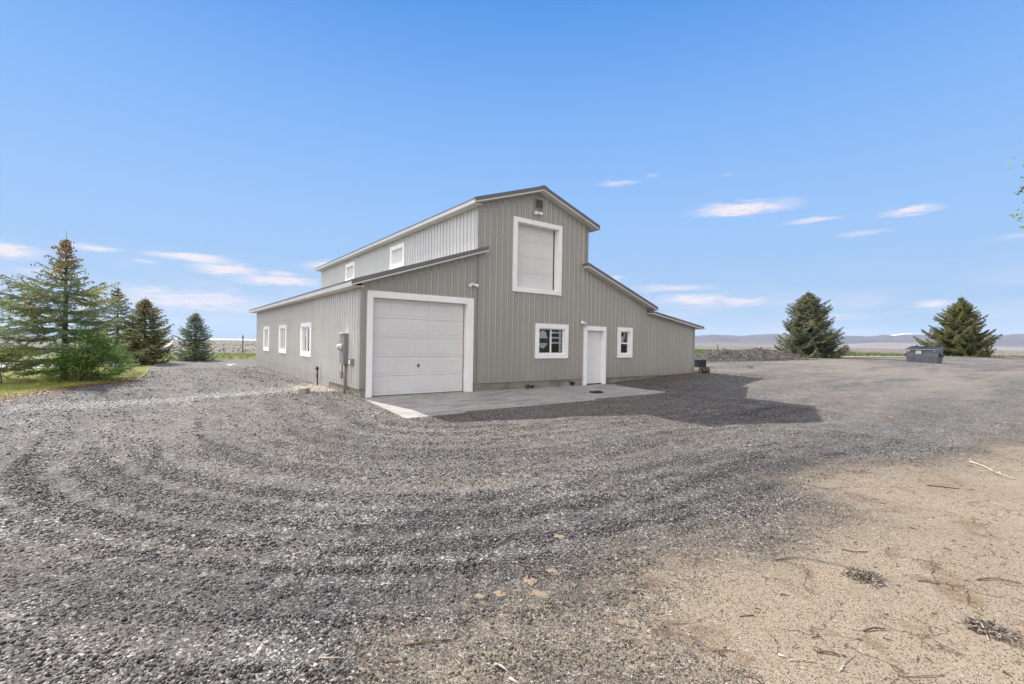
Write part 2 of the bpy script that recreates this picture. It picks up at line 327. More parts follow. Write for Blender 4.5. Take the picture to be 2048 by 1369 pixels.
# terrain: one sheet to the horizon
V,F=grid(axis(-4500,8000,-12,60,2.0,1.12),axis(-900,9000,-12,60,2.0,1.12),lambda x,y:zg(x,y)-.0)
r_=np.hypot(V[:,0]+4,V[:,1]+12)
und=inpoly(V[:,0],V[:,1],yp)
V[:,2]+=np.where(r_>150,(fbm(V[:,0],V[:,1],.004,31)-.5)*3.0*S(r_,150,900),0)
V[:,2]-=np.where(und,.10,.03*S(-r_,-90,-60))
gnd=np_mesh('ground',V,F,M['terrain'],smooth=True); tag(gnd,kind='structure')
# gravel yard sheet, cut to its outline
xs=axis(-60,135,-12,18,.2,1.12); ys=axis(-45,26,-14,18,.2,1.15)
V,F=grid(xs,ys,zyard)
cx=V[F].mean(1); keep=inpoly(cx[:,0],cx[:,1],yp); 
hole=(cx[:,0]>.3)&(cx[:,0]<15.1)&(cx[:,1]>.4)&(cx[:,1]<17)
F2=F[keep&~hole]
cnt=np.zeros(len(V),int); np.add.at(cnt,F2.ravel(),1); full=np.zeros(len(V),int); np.add.at(full,F[~hole].ravel(),1)
bd=np.where((cnt>0)&(cnt<full))[0]
P=np.array(yp); A=P; B=np.roll(P,-1,0)
for i in bd:
    p=V[i,:2]; ab=B-A; t=np.clip(((p-A)*ab).sum(1)/(ab**2).sum(1),0,1); q=A+ab*t[:,None]; d=((q-p)**2).sum(1); k=d.argmin()
    if d[k]<36: V[i,:2]=q[k]
V[bd,2]=zg(V[bd,0],V[bd,1])+.002
used=np.unique(F2); mp=-np.ones(len(V),int); mp[used]=np.arange(len(used)); V=V[used]; F2=mp[F2]; V[:,2]+=.012
def sandf(x,y):
    n=(fbm(x,y,.8,41)-.5); n=n+(fbm(x,y,.18,43)-.5)*1.2*S(x,4,12)
    a=S(-y+n*2.0-.75*S(x,3,7),9.2,11.4)*S(x+n*2,-4.8,-2.6)*(.56+.44*S(x+n*2.5+.25*(-y-10.5),-2.4,-.3))
    return np.clip(a,0,1)
def palef(x,y):
    d=sdb(x,y); n=fbm(x*.5,y*.5,.9,51)
    t=np.exp(-((d-3.0)/.35)**2)+np.exp(-((d-4.7)/.35)**2); bn=vnoise(d*1.0,np.arctan2(y-4,x-6)*1.2,2.3,57); t=np.maximum(t*.85,.8*S(bn,.58,.85)*S(d,.3,1)*S(-d,-9,-7)*S(n,.3,.5))
    t=np.maximum(t,.8*np.exp(-((d-.9)/.7)**2)*S(x,-1,2)*S(-x,-14,-9)*(y<-3))
    q=np.abs((y-3.05)-(x+.75)*.28)/.62; t=np.maximum(t,1.6*np.exp(-q*q)*S(-x,.1,.8)*S(x,-7.2,-5.4)*(.55+.6*n))     # strip of pale gravel
    t=np.maximum(t,1.3*np.exp(-((x+.35)/.45)**2-((y-2.6)/1.1)**2))
    t=np.maximum(t,.7*S(x,11,22)*S(n,.42,.62))
    t=np.maximum(t,.6*S(n,.52,.62))
    return np.clip(t,0,1)
def darkf(x,y):
    d=sdb(x,y); n=fbm(x,y,.6,61)
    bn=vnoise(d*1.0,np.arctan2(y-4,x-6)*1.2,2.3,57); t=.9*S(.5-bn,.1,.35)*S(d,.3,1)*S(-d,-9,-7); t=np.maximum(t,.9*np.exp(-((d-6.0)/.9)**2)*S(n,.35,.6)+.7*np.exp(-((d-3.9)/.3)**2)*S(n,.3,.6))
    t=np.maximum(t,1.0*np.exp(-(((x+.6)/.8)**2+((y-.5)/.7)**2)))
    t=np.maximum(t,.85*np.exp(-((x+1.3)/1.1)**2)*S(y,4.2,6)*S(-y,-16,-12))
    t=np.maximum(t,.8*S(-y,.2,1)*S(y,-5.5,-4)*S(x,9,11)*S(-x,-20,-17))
    return np.clip(t,0,1)
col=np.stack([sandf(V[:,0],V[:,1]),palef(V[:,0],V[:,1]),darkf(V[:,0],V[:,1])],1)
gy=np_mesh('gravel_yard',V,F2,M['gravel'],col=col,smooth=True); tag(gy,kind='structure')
# flat overlay strips
def sheet(name,poly,mat,dz=.02,h=None,kind='structure'):
    import bmesh
    bm=bmesh.new(); vs=[bm.verts.new((x,y,0)) for x,y in poly]; bm.faces.new(vs); bmesh.ops.triangulate(bm,faces=bm.faces[:])
    for k in range(h or 0): bmesh.ops.subdivide_edges(bm,edges=bm.edges[:],cuts=1,use_grid_fill=True)
    for v in bm.verts: v.co.z=float(zg(v.co.x,v.co.y))+dz
    bm.normal_update()
    for f in bm.faces:
        if f.normal.z<0: f.normal_flip()
    me=bpy.data.meshes.new(name); bm.to_mesh(me); bm.free(); me.materials.append(mat); o=bpy.data.objects.new(name,me); COL.objects.link(o); tag(o,kind=kind); return o
lawn_e=[(-14,-6),(-9.2,-.5),(-7.6,2.6),(-7.3,3.6),(-6.95,4.6),(-6.5,6.0),(-5.95,7.3),(-5.0,8.8),(-4.75,12),(-4.7,16),(-4.6,19.5)]
sheet('lawn',[(-40,-6)]+lawn_e+[(-8,18.3),(-13,16.9),(-40,13)],M['lawn'],.003,4)
sheet('driveway',[(-40,13.2),(-13,17.1),(-8,18.5),(-5.2,20.2),(-5.2,22.5),(-9,24.5),(-14,25.5),(-40,24)],M['paledrive'],.012,3)
sheet('dirt_road',[(-4.56,61.4),(-3.6,61.4),(2.5,480),(14.6,1150),(11.9,1150),(-1.2,480)],M['dirtroad'],.35,4)
sheet('dirt_strip',[(33,10.2),(40,6.3),(46,3.9),(60,2.7),(78,.8),(97,-2.3),(97,-.6),(78,3.0),(60,4.9),(46,6.6),(38,10.4)],M['dirtstrip'],.05,3)
# mountains: ridge outline by direction from the farmyard
mt=[(40,.5),(50,.8),(57.8,1.05),(59.8,1.22),(62.3,1.1),(65.2,1.34),(67.1,1.3),(69.7,1.36),(72.2,1.17),(73.8,1.12),(74.9,1.28),(75.6,1.17),(76.4,1.31),(77.2,1.33),(78.4,1.2),(79.4,1.21),(81.3,1.3),(82.1,1.34),(82.8,1.26),(83.7,1.38),(85.3,1.42),(92,1.3),(105,1.5),(120,1.2)]
def ridge(name,azs,els,D0,D1,mat,zb,rough=.05,nr=14,steep=1.6):
    V=[];n=len(azs)
    for j in range(nr):
        t=j/(nr-1); D=D0+(D1-D0)*t
        for i,(a,e) in enumerate(zip(azs,els)):
            top=1.55+D1*math.tan(R(e)); prof=t**steep
            x=-4.2+D*math.sin(R(a)); y=-12.4+D*math.cos(R(a))
            n_=float(fbm(x,y,.0035,71,5))-.5
            z=zb+(top-zb)*(prof+ n_*rough*8*t*(1-t)+ (n_*.06 if t>.9 else 0))
            V.append((x,y,z))
    for i,(a,e) in enumerate(zip(azs,els)):
        D=D1*1.15; V.append((-4.2+D*math.sin(R(a)),-12.4+D*math.cos(R(a)),zb-20))
    F=[(j*n+i,j*n+i+1,(j+1)*n+i+1,(j+1)*n+i) for j in range(nr) for i in range(n-1)]
    o=np_mesh(name,np.array(V),np.array(F),mat,smooth=True); tag(o,kind='structure'); return o
az=np.arange(40,120,.25); el=np.interp(az,[a for a,e in mt],[e for a,e in mt])+(vnoise(az,az*0,3,77)-.5)*.05
ridge('mountains',az,el,3300,5600,M['mtn'],-2)
az=np.arange(73.5,79.0,.2); el=np.interp(az,[73.5,74.8,75.6,76.4,77.4,78.2,79],[.8,1.15,1.32,1.47,1.38,1.12,.8]); ridge('snowy_mountain',az,el,6400,7000,M['snow'],0,.02,8)
az=np.arange(60,100,.5); el=np.interp(az,[60,66,71,74,77,80,85,92,100],[-.1,.1,.25,.52,.55,.42,.2,.15,-.1]); ridge('foothills',az,el,1800,3000,M['brush'],-4,.02,8,1.2)
az=np.arange(-40,-6,.5); el=np.interp(az,[-40,-20,-14,-10,-8,-6],[.7,.5,.35,.12,-.08,-.3]); ridge('left_hills',az,el,1900,2900,M['mtn'],-14,.03,8)
az=np.arange(-8,22,.5); el=az*0-.165; ridge('pale_flats',az,el,2700,3600,M['snow'],-16,.0,6,1.0)
# ------------------------------------------------------------------ BARN
barn=empty('barn',(0,0,0),'long gray metal-sided barn with raised loft, lean-to wings and white trim','barn')
PR=.2286
def prof_x(u0,u1,extra,hr=.016,sl=.034):
    pts={}
    k0=int(math.floor(u0/PR))-1;k1=int(math.ceil(u1/PR))+1
    for k in range(k0,k1+1):
        for du,d in ((-sl,0),(-.014,hr),(.014,hr),(sl,0),(.066,0),(.074,.004),(.09,.004),(.098,0),(.130,0),(.138,.004),(.154,.004),(.162,0)):
            u=k*PR+du
            if u0<u<u1: pts[round(u,5)]=d
    L=sorted(pts.items()); us=np.array([a for a,b in L]); ds=np.array([b for a,b in L])
    for e in list(extra)+[u0,u1]:
        pts.setdefault(round(e,5),float(np.interp(e,us,ds)))
    return sorted(pts.items())
def sheetwall(mb,u0,u1,zb,zt,holes,P3,flip=False,**kw):
    ex=[h[0] for h in holes]+[h[1] for h in holes]
    L=prof_x(u0,u1,[e for e in ex if u0<e<u1],**kw)
    for (a,da),(b,db) in zip(L[:-1],L[1:]):
        mid=(a+b)/2; segs=[(None,None)]
        cuts=sorted([(h[2],h[3]) for h in holes if h[0]<=mid<=h[1]])
        lo=[zb(a),zb(b)]
        for c0,c1 in cuts:
            if c0>lo[0]+.001:
                q=[P3(a,lo[0],da),P3(b,lo[1],db),P3(b,c0,db),P3(a,c0,da)]; mb.face(q[::-1] if flip else q)
            lo=[c1,c1]
        q=[P3(a,lo[0],da),P3(b,lo[1],db),P3(b,zt(b),db),P3(a,zt(a),da)]; mb.face(q[::-1] if flip else q)
G_=(.25,3.30,0,2.74); LO=(5.08,6.99,3.33,5.56); W1=(6.11,7.33,1.15,2.05); DR=(8.42,9.37,0,2.05); W2=(10.29,10.88,1.15,2.05)
front=MB(); fp=lambda u,z,d:(u,-d,z)
zL=lambda x:2.94+.337*(x+.34)+.03
zU=lambda x:6.66+.03-.333*abs(x-6.02)
zR=lambda x:4.33+.03-.337*(x-8.2)
zR2=lambda x:2.81+.03-.1425*(x-11.97)
bt=lambda x:.23 if x<.25 else .25
sheetwall(front,0,3.63,bt,zL,[G_],fp)
sheetwall(front,3.63,6.02,lambda x:.25,zU,[LO],fp); sheetwall(front,6.02,8.42,lambda x:.25,zU,[LO,W1,(8.41,8.43,.2,2.06)],fp)
sheetwall(front,8.42,11.97,lambda x:.25,zR,[DR,W2],fp); sheetwall(front,11.97,15.42,lambda x:.25,zR2,[],fp)
front.build('front_wall',M['siding'],barn)
side=MB(); sp=lambda u,z,d:(-d,u,z); sw=[(c-.63,c+.63,1.03,1.99) for c in (5.8,9.9,13.9)]
sheetwall(side,0,17.25,lambda y:.23 if y<2.87 else .01,lambda y:2.99,sw,sp,True,hr=.027,sl=.020); side.build('side_wall',M['lit_siding'],barn)
up=MB(); upp=lambda u,z,d:(3.63-d,u,z); uw=[(c-.58,c+.58,4.68,5.40) for c in (6.25,12.4)]
sheetwall(up,0,18.15,lambda y:4.1,lambda y:5.86,uw,upp,True,hr=.027,sl=.020); up.build('loft_side_wall',M['lit_siding'],barn)
bk=MB()
bk.face([(0,17.25,0),(0,17.25,3.05),(3.63,17.25,4.25),(3.63,18.15,4.25),(3.63,18.15,0)])
bk.face([(3.63,18.15,0),(3.63,18.15,5.86),(6.02,18.15,6.67),(8.42,18.15,5.86),(8.42,18.15,0)])
bk.face([(8.42,17.25,0),(8.42,17.25,4.25),(11.97,17.25,3.05),(11.97,17.25,2.8),(15.42,17.25,2.3),(15.42,17.25,0)])
bk.build('rear_wall',M['siding'],barn)
rs=MB(); sheetwall(rs,0,17.25,lambda y:.0,lambda y:2.36,[],lambda u,z,d:(15.42+d,u,z)); sheetwall(rs,0,18.15,lambda y:4.0,lambda y:5.86,[],lambda u,z,d:(8.42+d,u,z)); rs.build('far_side_wall',M['siding'],barn)
# corner flashings: thin angles wrapping each corner
def corner(x,z0,z1,sx,y=0):
    ct=MB()
    ct.box(x-.024,x+.07,y-.026,y-.021,z0,z1) if sx<0 else ct.box(x-.07,x+.024,y-.026,y-.021,z0,z1)
    ct.box(*( (x-.026,x-.0215) if sx<0 else (x+.0215,x+.026)),y-.0255,y+.07,z0,z1)
    ct.build('corner_trim',M['siding'],barn)
corner(0,.24,3.0,-1); corner(3.63,4.36,5.83,-1); corner(8.42,4.5,5.84,1); corner(15.42,.26,2.32,1)
bs=MB(); bs.box(3.49,8.27,-.024,.0,.238,.25); bs.box(9.48,15.42,-.024,0,.238,.25); bs.box(-.024,0,0,2.87,.218,.23); bs.box(-.024,0,2.88,17.25,.0,.012); bs.build('base_trim',M['siding'],barn)
fd=MB(); fd.box(3.32,8.34,.012,.3,-.5,.262); fd.box(9.44,15.40,.012,.3,-.5,.262); fd.box(.012,.27,.012,.3,-.5,.262); fd.box(.012,.3,.3,2.9,-.5,.242); fd.box(.012,.3,2.9,17.2,-.5,.03); fd.box(15.1,15.41,.3,17.2,-.5,.262)
fd.build('foundation',M['found'],barn)
# roofs
def roof(x0,z0,x1,z1,y0,y1,thick,name,eave=None):
    """z are undersides; body white, metal cap and sheet gray; eave: 'lo0' if x0 is the eave end, 'lo1' if x1"""
    root=MB()
    def sl(a,b,yA,yB,ta,tb,mi,ea=0,eb=0):
        f=lambda x:z0+(z1-z0)*(x-x0)/(x1-x0)
        root.hexa([(a,yA,f(a)+ta),(b,yA,f(b)+ta),(b,yB,f(b)+ta),(a,yB,f(a)+ta),(a,yA,f(a)+tb),(b,yA,f(b)+tb),(b,yB,f(b)+tb),(a,yB,f(a)+tb)],mi)
    sl(x0,x1,y0,y1,0,thick-.012,0)
    rb=MB(); f=lambda x:z0+(z1-z0)*(x-x0)/(x1-x0)
    e0=x0-.02 if eave=='lo0' else x0; e1=x1+.02 if eave=='lo1' else x1
    def sl2(mb,a,b,yA,yB,ta,tb): mb.hexa([(a,yA,f(a)+ta),(b,yA,f(b)+ta),(b,yB,f(b)+ta),(a,yB,f(a)+ta),(a,yA,f(a)+tb),(b,yA,f(b)+tb),(b,yB,f(b)+tb),(a,yB,f(a)+tb)])
    sl2(rb,e0,e1,y0+.002,y1+.02,thick-.010,thick+.004)
    y=y0+.12
    while y<y1:
        sl2(rb,e0,e1,y-.014,y+.014,thick+.0045,thick+.022); y+=PR
    tr=MB()
    sl2(tr,e0,e1,y0-.014,y0-.004,.042,thick+.016); sl2(tr,e0,e1,y0-.014,y0+.09,thick+.0235,thick+.030)
    if eave=='lo1': tr.box(x1+.004,x1+.014,y0-.0145,y0+.05,f(x1)+.0,f(x1)+thick+.012)
    o=rb.build(name,M['roof'],barn)
    w=MB()
    sl2(w,x0,x1,y0,y1,0,thick-.012)
    w.build('soffit',M['soffit'],o)
    tr.build('rake_trim',M['graytrim'],o); return o,f
RL,f=roof(-.34,2.94,3.84,4.348,-.3,17.55,.13,'lean_to_roof','lo0')
def eavebox(parent,xa,xb,z,y0,y1):
    e=MB(); e.box(min(xa,xb),max(xa,xb),y0+.02,y1-.02,z-.012,z-.002); e.build('eave_soffit',M['soffit'],parent)
def fascia(parent,x,z0,z1,y0,y1,s):
    e=MB(); e.box(*( (x-.012,x-.003) if s<0 else (x+.003,x+.012)),y0-.001,y1,z0-.014,z1); e.build('fascia',M['fascia'],parent)
eavebox(RL,-.335,-.001,2.945,-.27,17.5); fascia(RL,-.34,2.94,3.048,-.3,17.55,-1)
RU,f=roof(3.32,5.76,6.02,6.66,-.3,18.45,.13,'main_roof','lo0')
eavebox(RU,3.33,3.629,5.765,-.27,18.4); fascia(RU,3.32,5.76,5.868,-.3,18.45,-1)
RV,f=roof(6.0205,6.66,8.72,5.76,-.3,18.45,.13,'main_roof','lo1')
fascia(RV,8.72,5.76,5.868,-.3,18.45,1)
rc=MB(); 
for a,b in (((5.86,6.7615),(6.02,6.8145)),((6.02,6.8145),(6.18,6.7615))):
    rc.hexa([(a[0],-.316,a[1]),(b[0],-.316,b[1]),(b[0],18.48,b[1]),(a[0],18.48,a[1]),(a[0],-.316,a[1]+.024),(b[0],-.316,b[1]+.024),(b[0],18.48,b[1]+.024),(a[0],18.48,a[1]+.024)])
rc.build('ridge_cap',M['graytrim'],RU)
RR,f=roof(8.2,4.33,12.27,2.958,-.3,17.55,.12,'right_lean_to_roof','lo1')
RS,f=roof(11.97,2.81,15.72,2.276,-.3,17.55,.09,'low_lean_to_roof','lo1')
e=MB(); e.box(8.19,8.196,-.314,-.001,4.37,4.475); e.build('rake_trim',M['graytrim'],RR)
e=MB(); e.box(11.96,11.966,-.314,-.001,2.845,2.93); e.build('rake_trim',M['graytrim'],RS)
# framed openings
def casing(mb,a0,a1,z0,z1,i0,i1,j0,j1,P,t0=.02,t1=.055,bottom=True):
    """flat trim boards around an opening; P(u,z,d)->xyz"""
    def bx(u0,u1,w0,w1,e=0):
        mb.hexa([P(u0,w0,t1+e),P(u1,w0,t1+e),P(u1,w0,-.02),P(u0,w0,-.02),P(u0,w1,t1+e),P(u1,w1,t1+e),P(u1,w1,-.02),P(u0,w1,-.02)])
    bx(a0,i0,z0,z1); bx(i1,a1,z0,z1); bx(i0,i1,j1,z1,-.002)
    if bottom: bx(i0,i1,z0,j0,-.002)
def jamb(mb,i0,i1,j0,j1,P,D,bottom=True,t=.02):
    def bx(u0,u1,w0,w1): mb.hexa([P(u0,w0,-.021),P(u1,w0,-.021),P(u1,w0,-D),P(u0,w0,-D),P(u0,w1,-.021),P(u1,w1,-.021),P(u1,w1,-D),P(u0,w1,-D)])
    bx(i0-t,i0,j0-t,j1+t); bx(i1,i1+t,j0-t,j1+t); bx(i0,i1,j1,j1+t)
    if bottom: bx(i0,i1,j0-t,j0)
PF=lambda u,z,d:(u,-d,z); PS=lambda u,z,d:(-d,u,z); PU=lambda u,z,d:(3.63-d,u,z)
def sect_door(name,i0,i1,j0,j1,D,rows,cols,mat,lead=None):
    g=MB(); h=(j1-j0)/rows; y=D
    for r in range(rows):
        za=j0+r*h; zb_=za+h
        g.box(i0,i1,y,y+.04,za+.003,zb_-.003)
        cw=(i1-i0)/cols
        for c in range(cols):
            xa=i0+c*cw+cw*.09; xb=i0+(c+1)*cw-cw*.09; z_0=za+h*.17; z_1=zb_-h*.17; w=.028
            # groove + raised field as a stepped relief
            o=[(xa,z_0),(xb,z_0),(xb,z_1),(xa,z_1)]; i1_=[(xa+w*.5,z_0+w*.5),(xb-w*.5,z_0+w*.5),(xb-w*.5,z_1-w*.5),(xa+w*.5,z_1-w*.5)]; i2=[(xa+w*1.2,z_0+w*1.2),(xb-w*1.2,z_0+w*1.2),(xb-w*1.2,z_1-w*1.2),(xa+w*1.2,z_1-w*1.2)]
            for k in range(4):
                a,b=o[k],o[(k+1)%4];c_,d=i1_[(k+1)%4],i1_[k]; e_,f_=i2[(k+1)%4],i2[k]
                g.face([(a[0],y-.0015,a[1]),(b[0],y-.0015,b[1]),(c_[0],y-.008,c_[1]),(d[0],y-.008,d[1])])
                g.face([(d[0],y-.008,d[1]),(c_[0],y-.008,c_[1]),(e_[0],y-.004,e_[1]),(f_[0],y-.004,f_[1])])
            g.face([(p[0],y-.004,p[1]) for p in i2])
    g.box(i0,i1,y+.042,y+.05,j0,j1)
    o=g.build(name,mat,barn); return o
gd=sect_door('garage_door',.31,3.25,.015,2.69,.13,5,5,M['doorwhite'])
c=MB(); casing(c,.155,3.48,.0,2.87,.31,3.25,0,2.69,PF,bottom=False); jamb(c,.31,3.25,0,2.69,PF,.2,False); c.build('door_frame',M['white'],gd,.004)
c=MB(); c.box(.3101,3.2499,.128,.18,.001,.016); c.build('bottom_seal',M['black'],gd)
c=MB(); c.box(1.70,1.76,.10,.128,.80,.86); c.box(1.722,1.738,.085,.10,.765,.89); c.build('door_handle',M['brass'],gd,.003)
c=MB(); c.box(3.215,3.235,.118,.1285,.02,2.66); c.build('side_seal',M['pipe'],gd)
ld=sect_door('loft_door',5.13,6.955,3.37,5.52,.22,4,3,M['doorwhite'])
c=MB(); casing(c,4.965,7.105,3.215,5.675,5.13,6.955,3.37,5.52,PF); jamb(c,5.13,6.955,3.37,5.52,PF,.28); c.build('door_frame',M['white'],ld,.004)
c=MB(); c.box(6.93,6.9545,.19,.2185,3.371,5.519); c.build('side_seal',M['interior'],ld)
# entry door
ed=MB(); ed.box(8.45,9.33,.13,.17,.03,2.015)
for (xa,xb) in ((8.55,8.85),(8.93,9.23)):
    for (za,zb_) in ((.22,.86),(1.02,1.62),(1.74,1.93)):
        w=.03; o=[(xa,za),(xb,za),(xb,zb_),(xa,zb_)]; q=[(xa+w*.6,za+w*.6),(xb-w*.6,za+w*.6),(xb-w*.6,zb_-w*.6),(xa+w*.6,zb_-w*.6)]; q2=[(xa+w*1.6,za+w*1.6),(xb-w*1.6,za+w*1.6),(xb-w*1.6,zb_-w*1.6),(xa+w*1.6,zb_-w*1.6)]
        for k in range(4):
            a,b=o[k],o[(k+1)%4];c_,d=q[(k+1)%4],q[k];e_,f_=q2[(k+1)%4],q2[k]
            ed.face([(a[0],.1285,a[1]),(b[0],.1285,b[1]),(c_[0],.121,c_[1]),(d[0],.121,d[1])]); ed.face([(d[0],.121,d[1]),(c_[0],.121,c_[1]),(e_[0],.126,e_[1]),(f_[0],.126,f_[1])])
        ed.face([(p[0],.126,p[1]) for p in q2])
ed=ed.build('entry_door',M['leaf'],barn)
c=MB(); casing(c,8.28,9.47,.0,2.19,8.44,9.345,0,2.025,PF,bottom=False); jamb(c,8.44,9.345,0,2.025,PF,.2,False); c.build('door_frame',M['white'],ed,.004)
c=MB(); c.lathe((8.52,.13,.93),(0,-1,0),[(0,.03),(.012,.03),(.014,.012),(.04,.012),(.045,.026),(.065,.028),(.078,.018),(.08,.002)]); c.build('door_knob',M['brass'],ed,smooth=True)
c=MB(); c.lathe((8.52,.13,1.07),(0,-1,0),[(0,.028),(.018,.026),(.02,.002)]); c.build('deadbolt',M['brass'],ed,smooth=True)
c=MB(); c.box(8.4405,9.3445,.06,.2,-.02,.028); c.build('threshold',M['darkmetal'],ed)
# windows
def window(P,a0,a1,z0,z1,tr,split=None,slats=False,blind=False,name='window',hs=None,sh=0):
    root=MB(); i0,i1,j0,j1=a0+tr,a1-tr,z0+tr,z1-tr
    casing(root,a0,a1,z0,z1,i0,i1,j0,j1,P); jamb(root,i0,i1,j0,j1,P,.11); P0=P; P=lambda u,z,d:P0(u,z,d+sh)
    fr=root.build(name,M['white'],barn,.003)
    s=MB()
    def bx(u0,u1,w0,w1,d0,d1): s.hexa([P(u0,w0,d0),P(u1,w0,d0),P(u1,w0,d1),P(u0,w0,d1),P(u0,w1,d0),P(u1,w1,d0),P(u1,w1,d1),P(u0,w1,d1)])
    w=.035; bx(i0,i0+w,j0,j1,-.04,-.09); bx(i1-w,i1,j0,j1,-.04,-.09); bx(i0+w,i1-w,j0,j0+w,-.041,-.089); bx(i0+w,i1-w,j1-w,j1,-.041,-.089)
    if split=='v': m=(i0+i1)/2; bx(m-.028,m+.028,j0+w,j1-w,-.036,-.091)
    if split=='h': m=j0+(j1-j0)*hs; bx(i0+w,i1-w,m-.03,m+.03,-.036,-.091)
    s.build('sash',M['vinyl'],fr,.002)
    g=MB()
    if not blind:
        g.quad(P(i0+w,j0+w,-.066),P(i1-w,j0+w,-.066),P(i1-w,j1-w,-.066),P(i0+w,j1-w,-.066)); g.build('pane',M['glass'],fr)
    else:
        g.hexa([P(i0+w,j0+w,-.058),P(i1-w,j0+w,-.058),P(i1-w,j0+w,-.066),P(i0+w,j0+w,-.066),P(i0+w,j1-w,-.058),P(i1-w,j1-w,-.058),P(i1-w,j1-w,-.066),P(i0+w,j1-w,-.066)]); g.build('pane',M['blind'],fr)
    return fr,(i0,i1,j0,j1,w)
wf,(i0,i1,j0,j1,w)=window(PF,5.96,7.48,1.0,2.2,.16,'v')
b=MB(); m_=(i0+i1)/2
for z in (1.905,1.725,1.545): b.box(m_+.03,i1-w-.002,.10,.112,z-.03,z+.03)
b.box(i1-w-.11,i1-w-.02,.113,.118,j0+.04,j1-.04); b.build('blind_slats',M['vinyl'],wf)
o=MB()   # pale shapes hanging behind the left pane
def disc(mb,cx,cz,rx,rz,y,a0=0,a1=2*math.pi,n=20,fl=.03):
    pts=[(cx+rx*math.cos(a0+(a1-a0)*k/n),y,cz+rz*math.sin(a0+(a1-a0)*k/n)) for k in range(n+1)]; mb.face(pts); 
disc(o,6.40,1.80,.17,.17,.09,0,math.pi); o.face([(6.17,.092,1.70),(6.63,.092,1.70),(6.55,.092,1.80),(6.25,.092,1.80)]); o.face([(6.20,.094,1.47),(6.60,.094,1.47),(6.60,.094,1.53),(6.20,.094,1.53)]); o.face([(6.22,.096,1.46),(6.58,.096,1.46),(6.46,.096,1.35),(6.34,.096,1.35)])
o.build('hanging_decoration',M['curtain'],wf)
wr,(i0,i1,j0,j1,w)=window(PF,10.15,11.02,1.0,2.2,.16,'h',hs=.47)
o=MB(); cx=(i0+i1)/2; zc=1.85
for s_ in (-1,1):
    for q in range(5):
        a=R(18+q*17); pts=[]
        for t in range(7):
            u=t/6; pts.append((cx+s_*(.04+.19*u*math.cos(a*(1-.35*u))),.125,zc-.14+.30*u*math.sin(a*(1-.2*u))+.03*u*u))
        o.tube(pts,[.012]*6+[.006],6)
    o.tube([(cx+s_*.22,.125,1.99),(cx+s_*.12,.125,1.86),(cx,.125,1.83)],.014,6); o.tube([(cx+s_*.2,.125,1.68),(cx+s_*.1,.125,1.76),(cx,.125,1.80)],.012,6)
o.face([(cx-.12,.13,1.63),(cx+.12,.13,1.63),(cx+.03,.13,1.83),(cx-.03,.13,1.83)])
o.build('window_ornament',M['curtain'],wr)
for c_ in (5.8,9.9,13.9): window(PS,c_-.76,c_+.76,.9,2.12,.15,'v',sh=.05)
for c_ in (6.25,12.4): window(PU,c_-.74,c_+.74,4.56,5.52,.17,blind=True,name='loft_window')
# dark interior shell so the openings look into a room
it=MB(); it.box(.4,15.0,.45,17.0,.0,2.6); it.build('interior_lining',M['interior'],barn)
# gable vent
v=MB(); v.box(5.84,5.87,-.045,-.02,6.08,6.44); v.box(6.19,6.22,-.045,-.02,6.08,6.44); v.box(5.87,6.19,-.044,-.02,6.08,6.11); v.box(5.87,6.19,-.044,-.02,6.41,6.44)
for k in range(5):
    z=6.125+k*.058; v.hexa([(5.87,-.043,z),(6.19,-.043,z),(6.19,-.038,z),(5.87,-.038,z),(5.87,-.022,z+.03),(6.19,-.022,z+.03),(6.19,-.017,z+.03),(5.87,-.017,z+.03)])
gv=v.build('gable_vent',M['siding'],barn); v=MB(); v.box(5.871,6.189,-.0209,-.020,6.111,6.409); v.build('vent_opening',M['interior'],gv)
# ------------------------------------------------------------------ things on and by the barn
def floodlight(x,z,label):
    e=empty('floodlight',(x,-.021,z),label,'floodlight',group='twin floodlights on the front wall')
    m=MB(); m.lathe((0,0,0),(0,-1,0),[(0,.055),(.02,.055),(.03,.03),(.031,.002)],16); m.build('mounting_plate',M['vinyl'],e,smooth=False)
    for s_ in (-1,1):
        m=MB(); d=Vector((s_*.75,-.55,-.25)).normalized(); p=Vector((s_*.015,-.03,0))
        m.tube([p,p+d*.04],.014,8); m.tube([p+d*.035,p+d*.06,p+d*.12,p+d*.165],[.028,.038,.042,.055],14); m.build('lamp_head',M['vinyl'],e,smooth=False)
    return e
floodlight(5.95,5.95,'white twin-head floodlight just below the gable vent'); floodlight(3.42,3.30,'white twin-head floodlight above the garage door\'s right corner')
e=empty('wall_lantern',(8.22,-.021,2.27),'small white glass wall lantern beside the entry door top','wall lantern')
m=MB(); m.lathe((-.04,0,.03),(0,-1,0),[(0,.075),(.03,.07),(.05,.04),(.051,.002)],16); m.build('back_plate',M['vinyl'],e,smooth=True)
m=MB(); m.tube([(-.04,-.04,.03),(.02,-.10,.06),(.03,-.12,.03)],.012,8); m.lathe((.03,-.12,.04),(0,0,-1),[(0,.01),(.02,.05),(.035,.055),(.036,.045)],8); m.lathe((.03,-.12,-.15),(0,0,-1),[(0,.05),(.01,.045),(.02,.01)],8)
for k in range(4):
    a=k*math.pi/2+.4; m.tube([(.03+.05*math.cos(a),-.12+.05*math.sin(a),.008),(.03+.05*math.cos(a),-.12+.05*math.sin(a),-.15)],.005,6)
m.build('lantern_cage',M['vinyl'],e); m=MB(); m.lathe((.03,-.12,.0),(0,0,-1),[(0,.04),(.14,.042)],8); m.build('lantern_glass',M['glass'],e)
e=empty('electrical_panel',(0,1.09,0),'tall gray electrical meter panel on the side wall near the corner','electrical panel')
m=MB(); m.box(-.16,-.022,-.16,.17,.86,1.71); m.build('cabinet',M['panelgray'],e,.006)
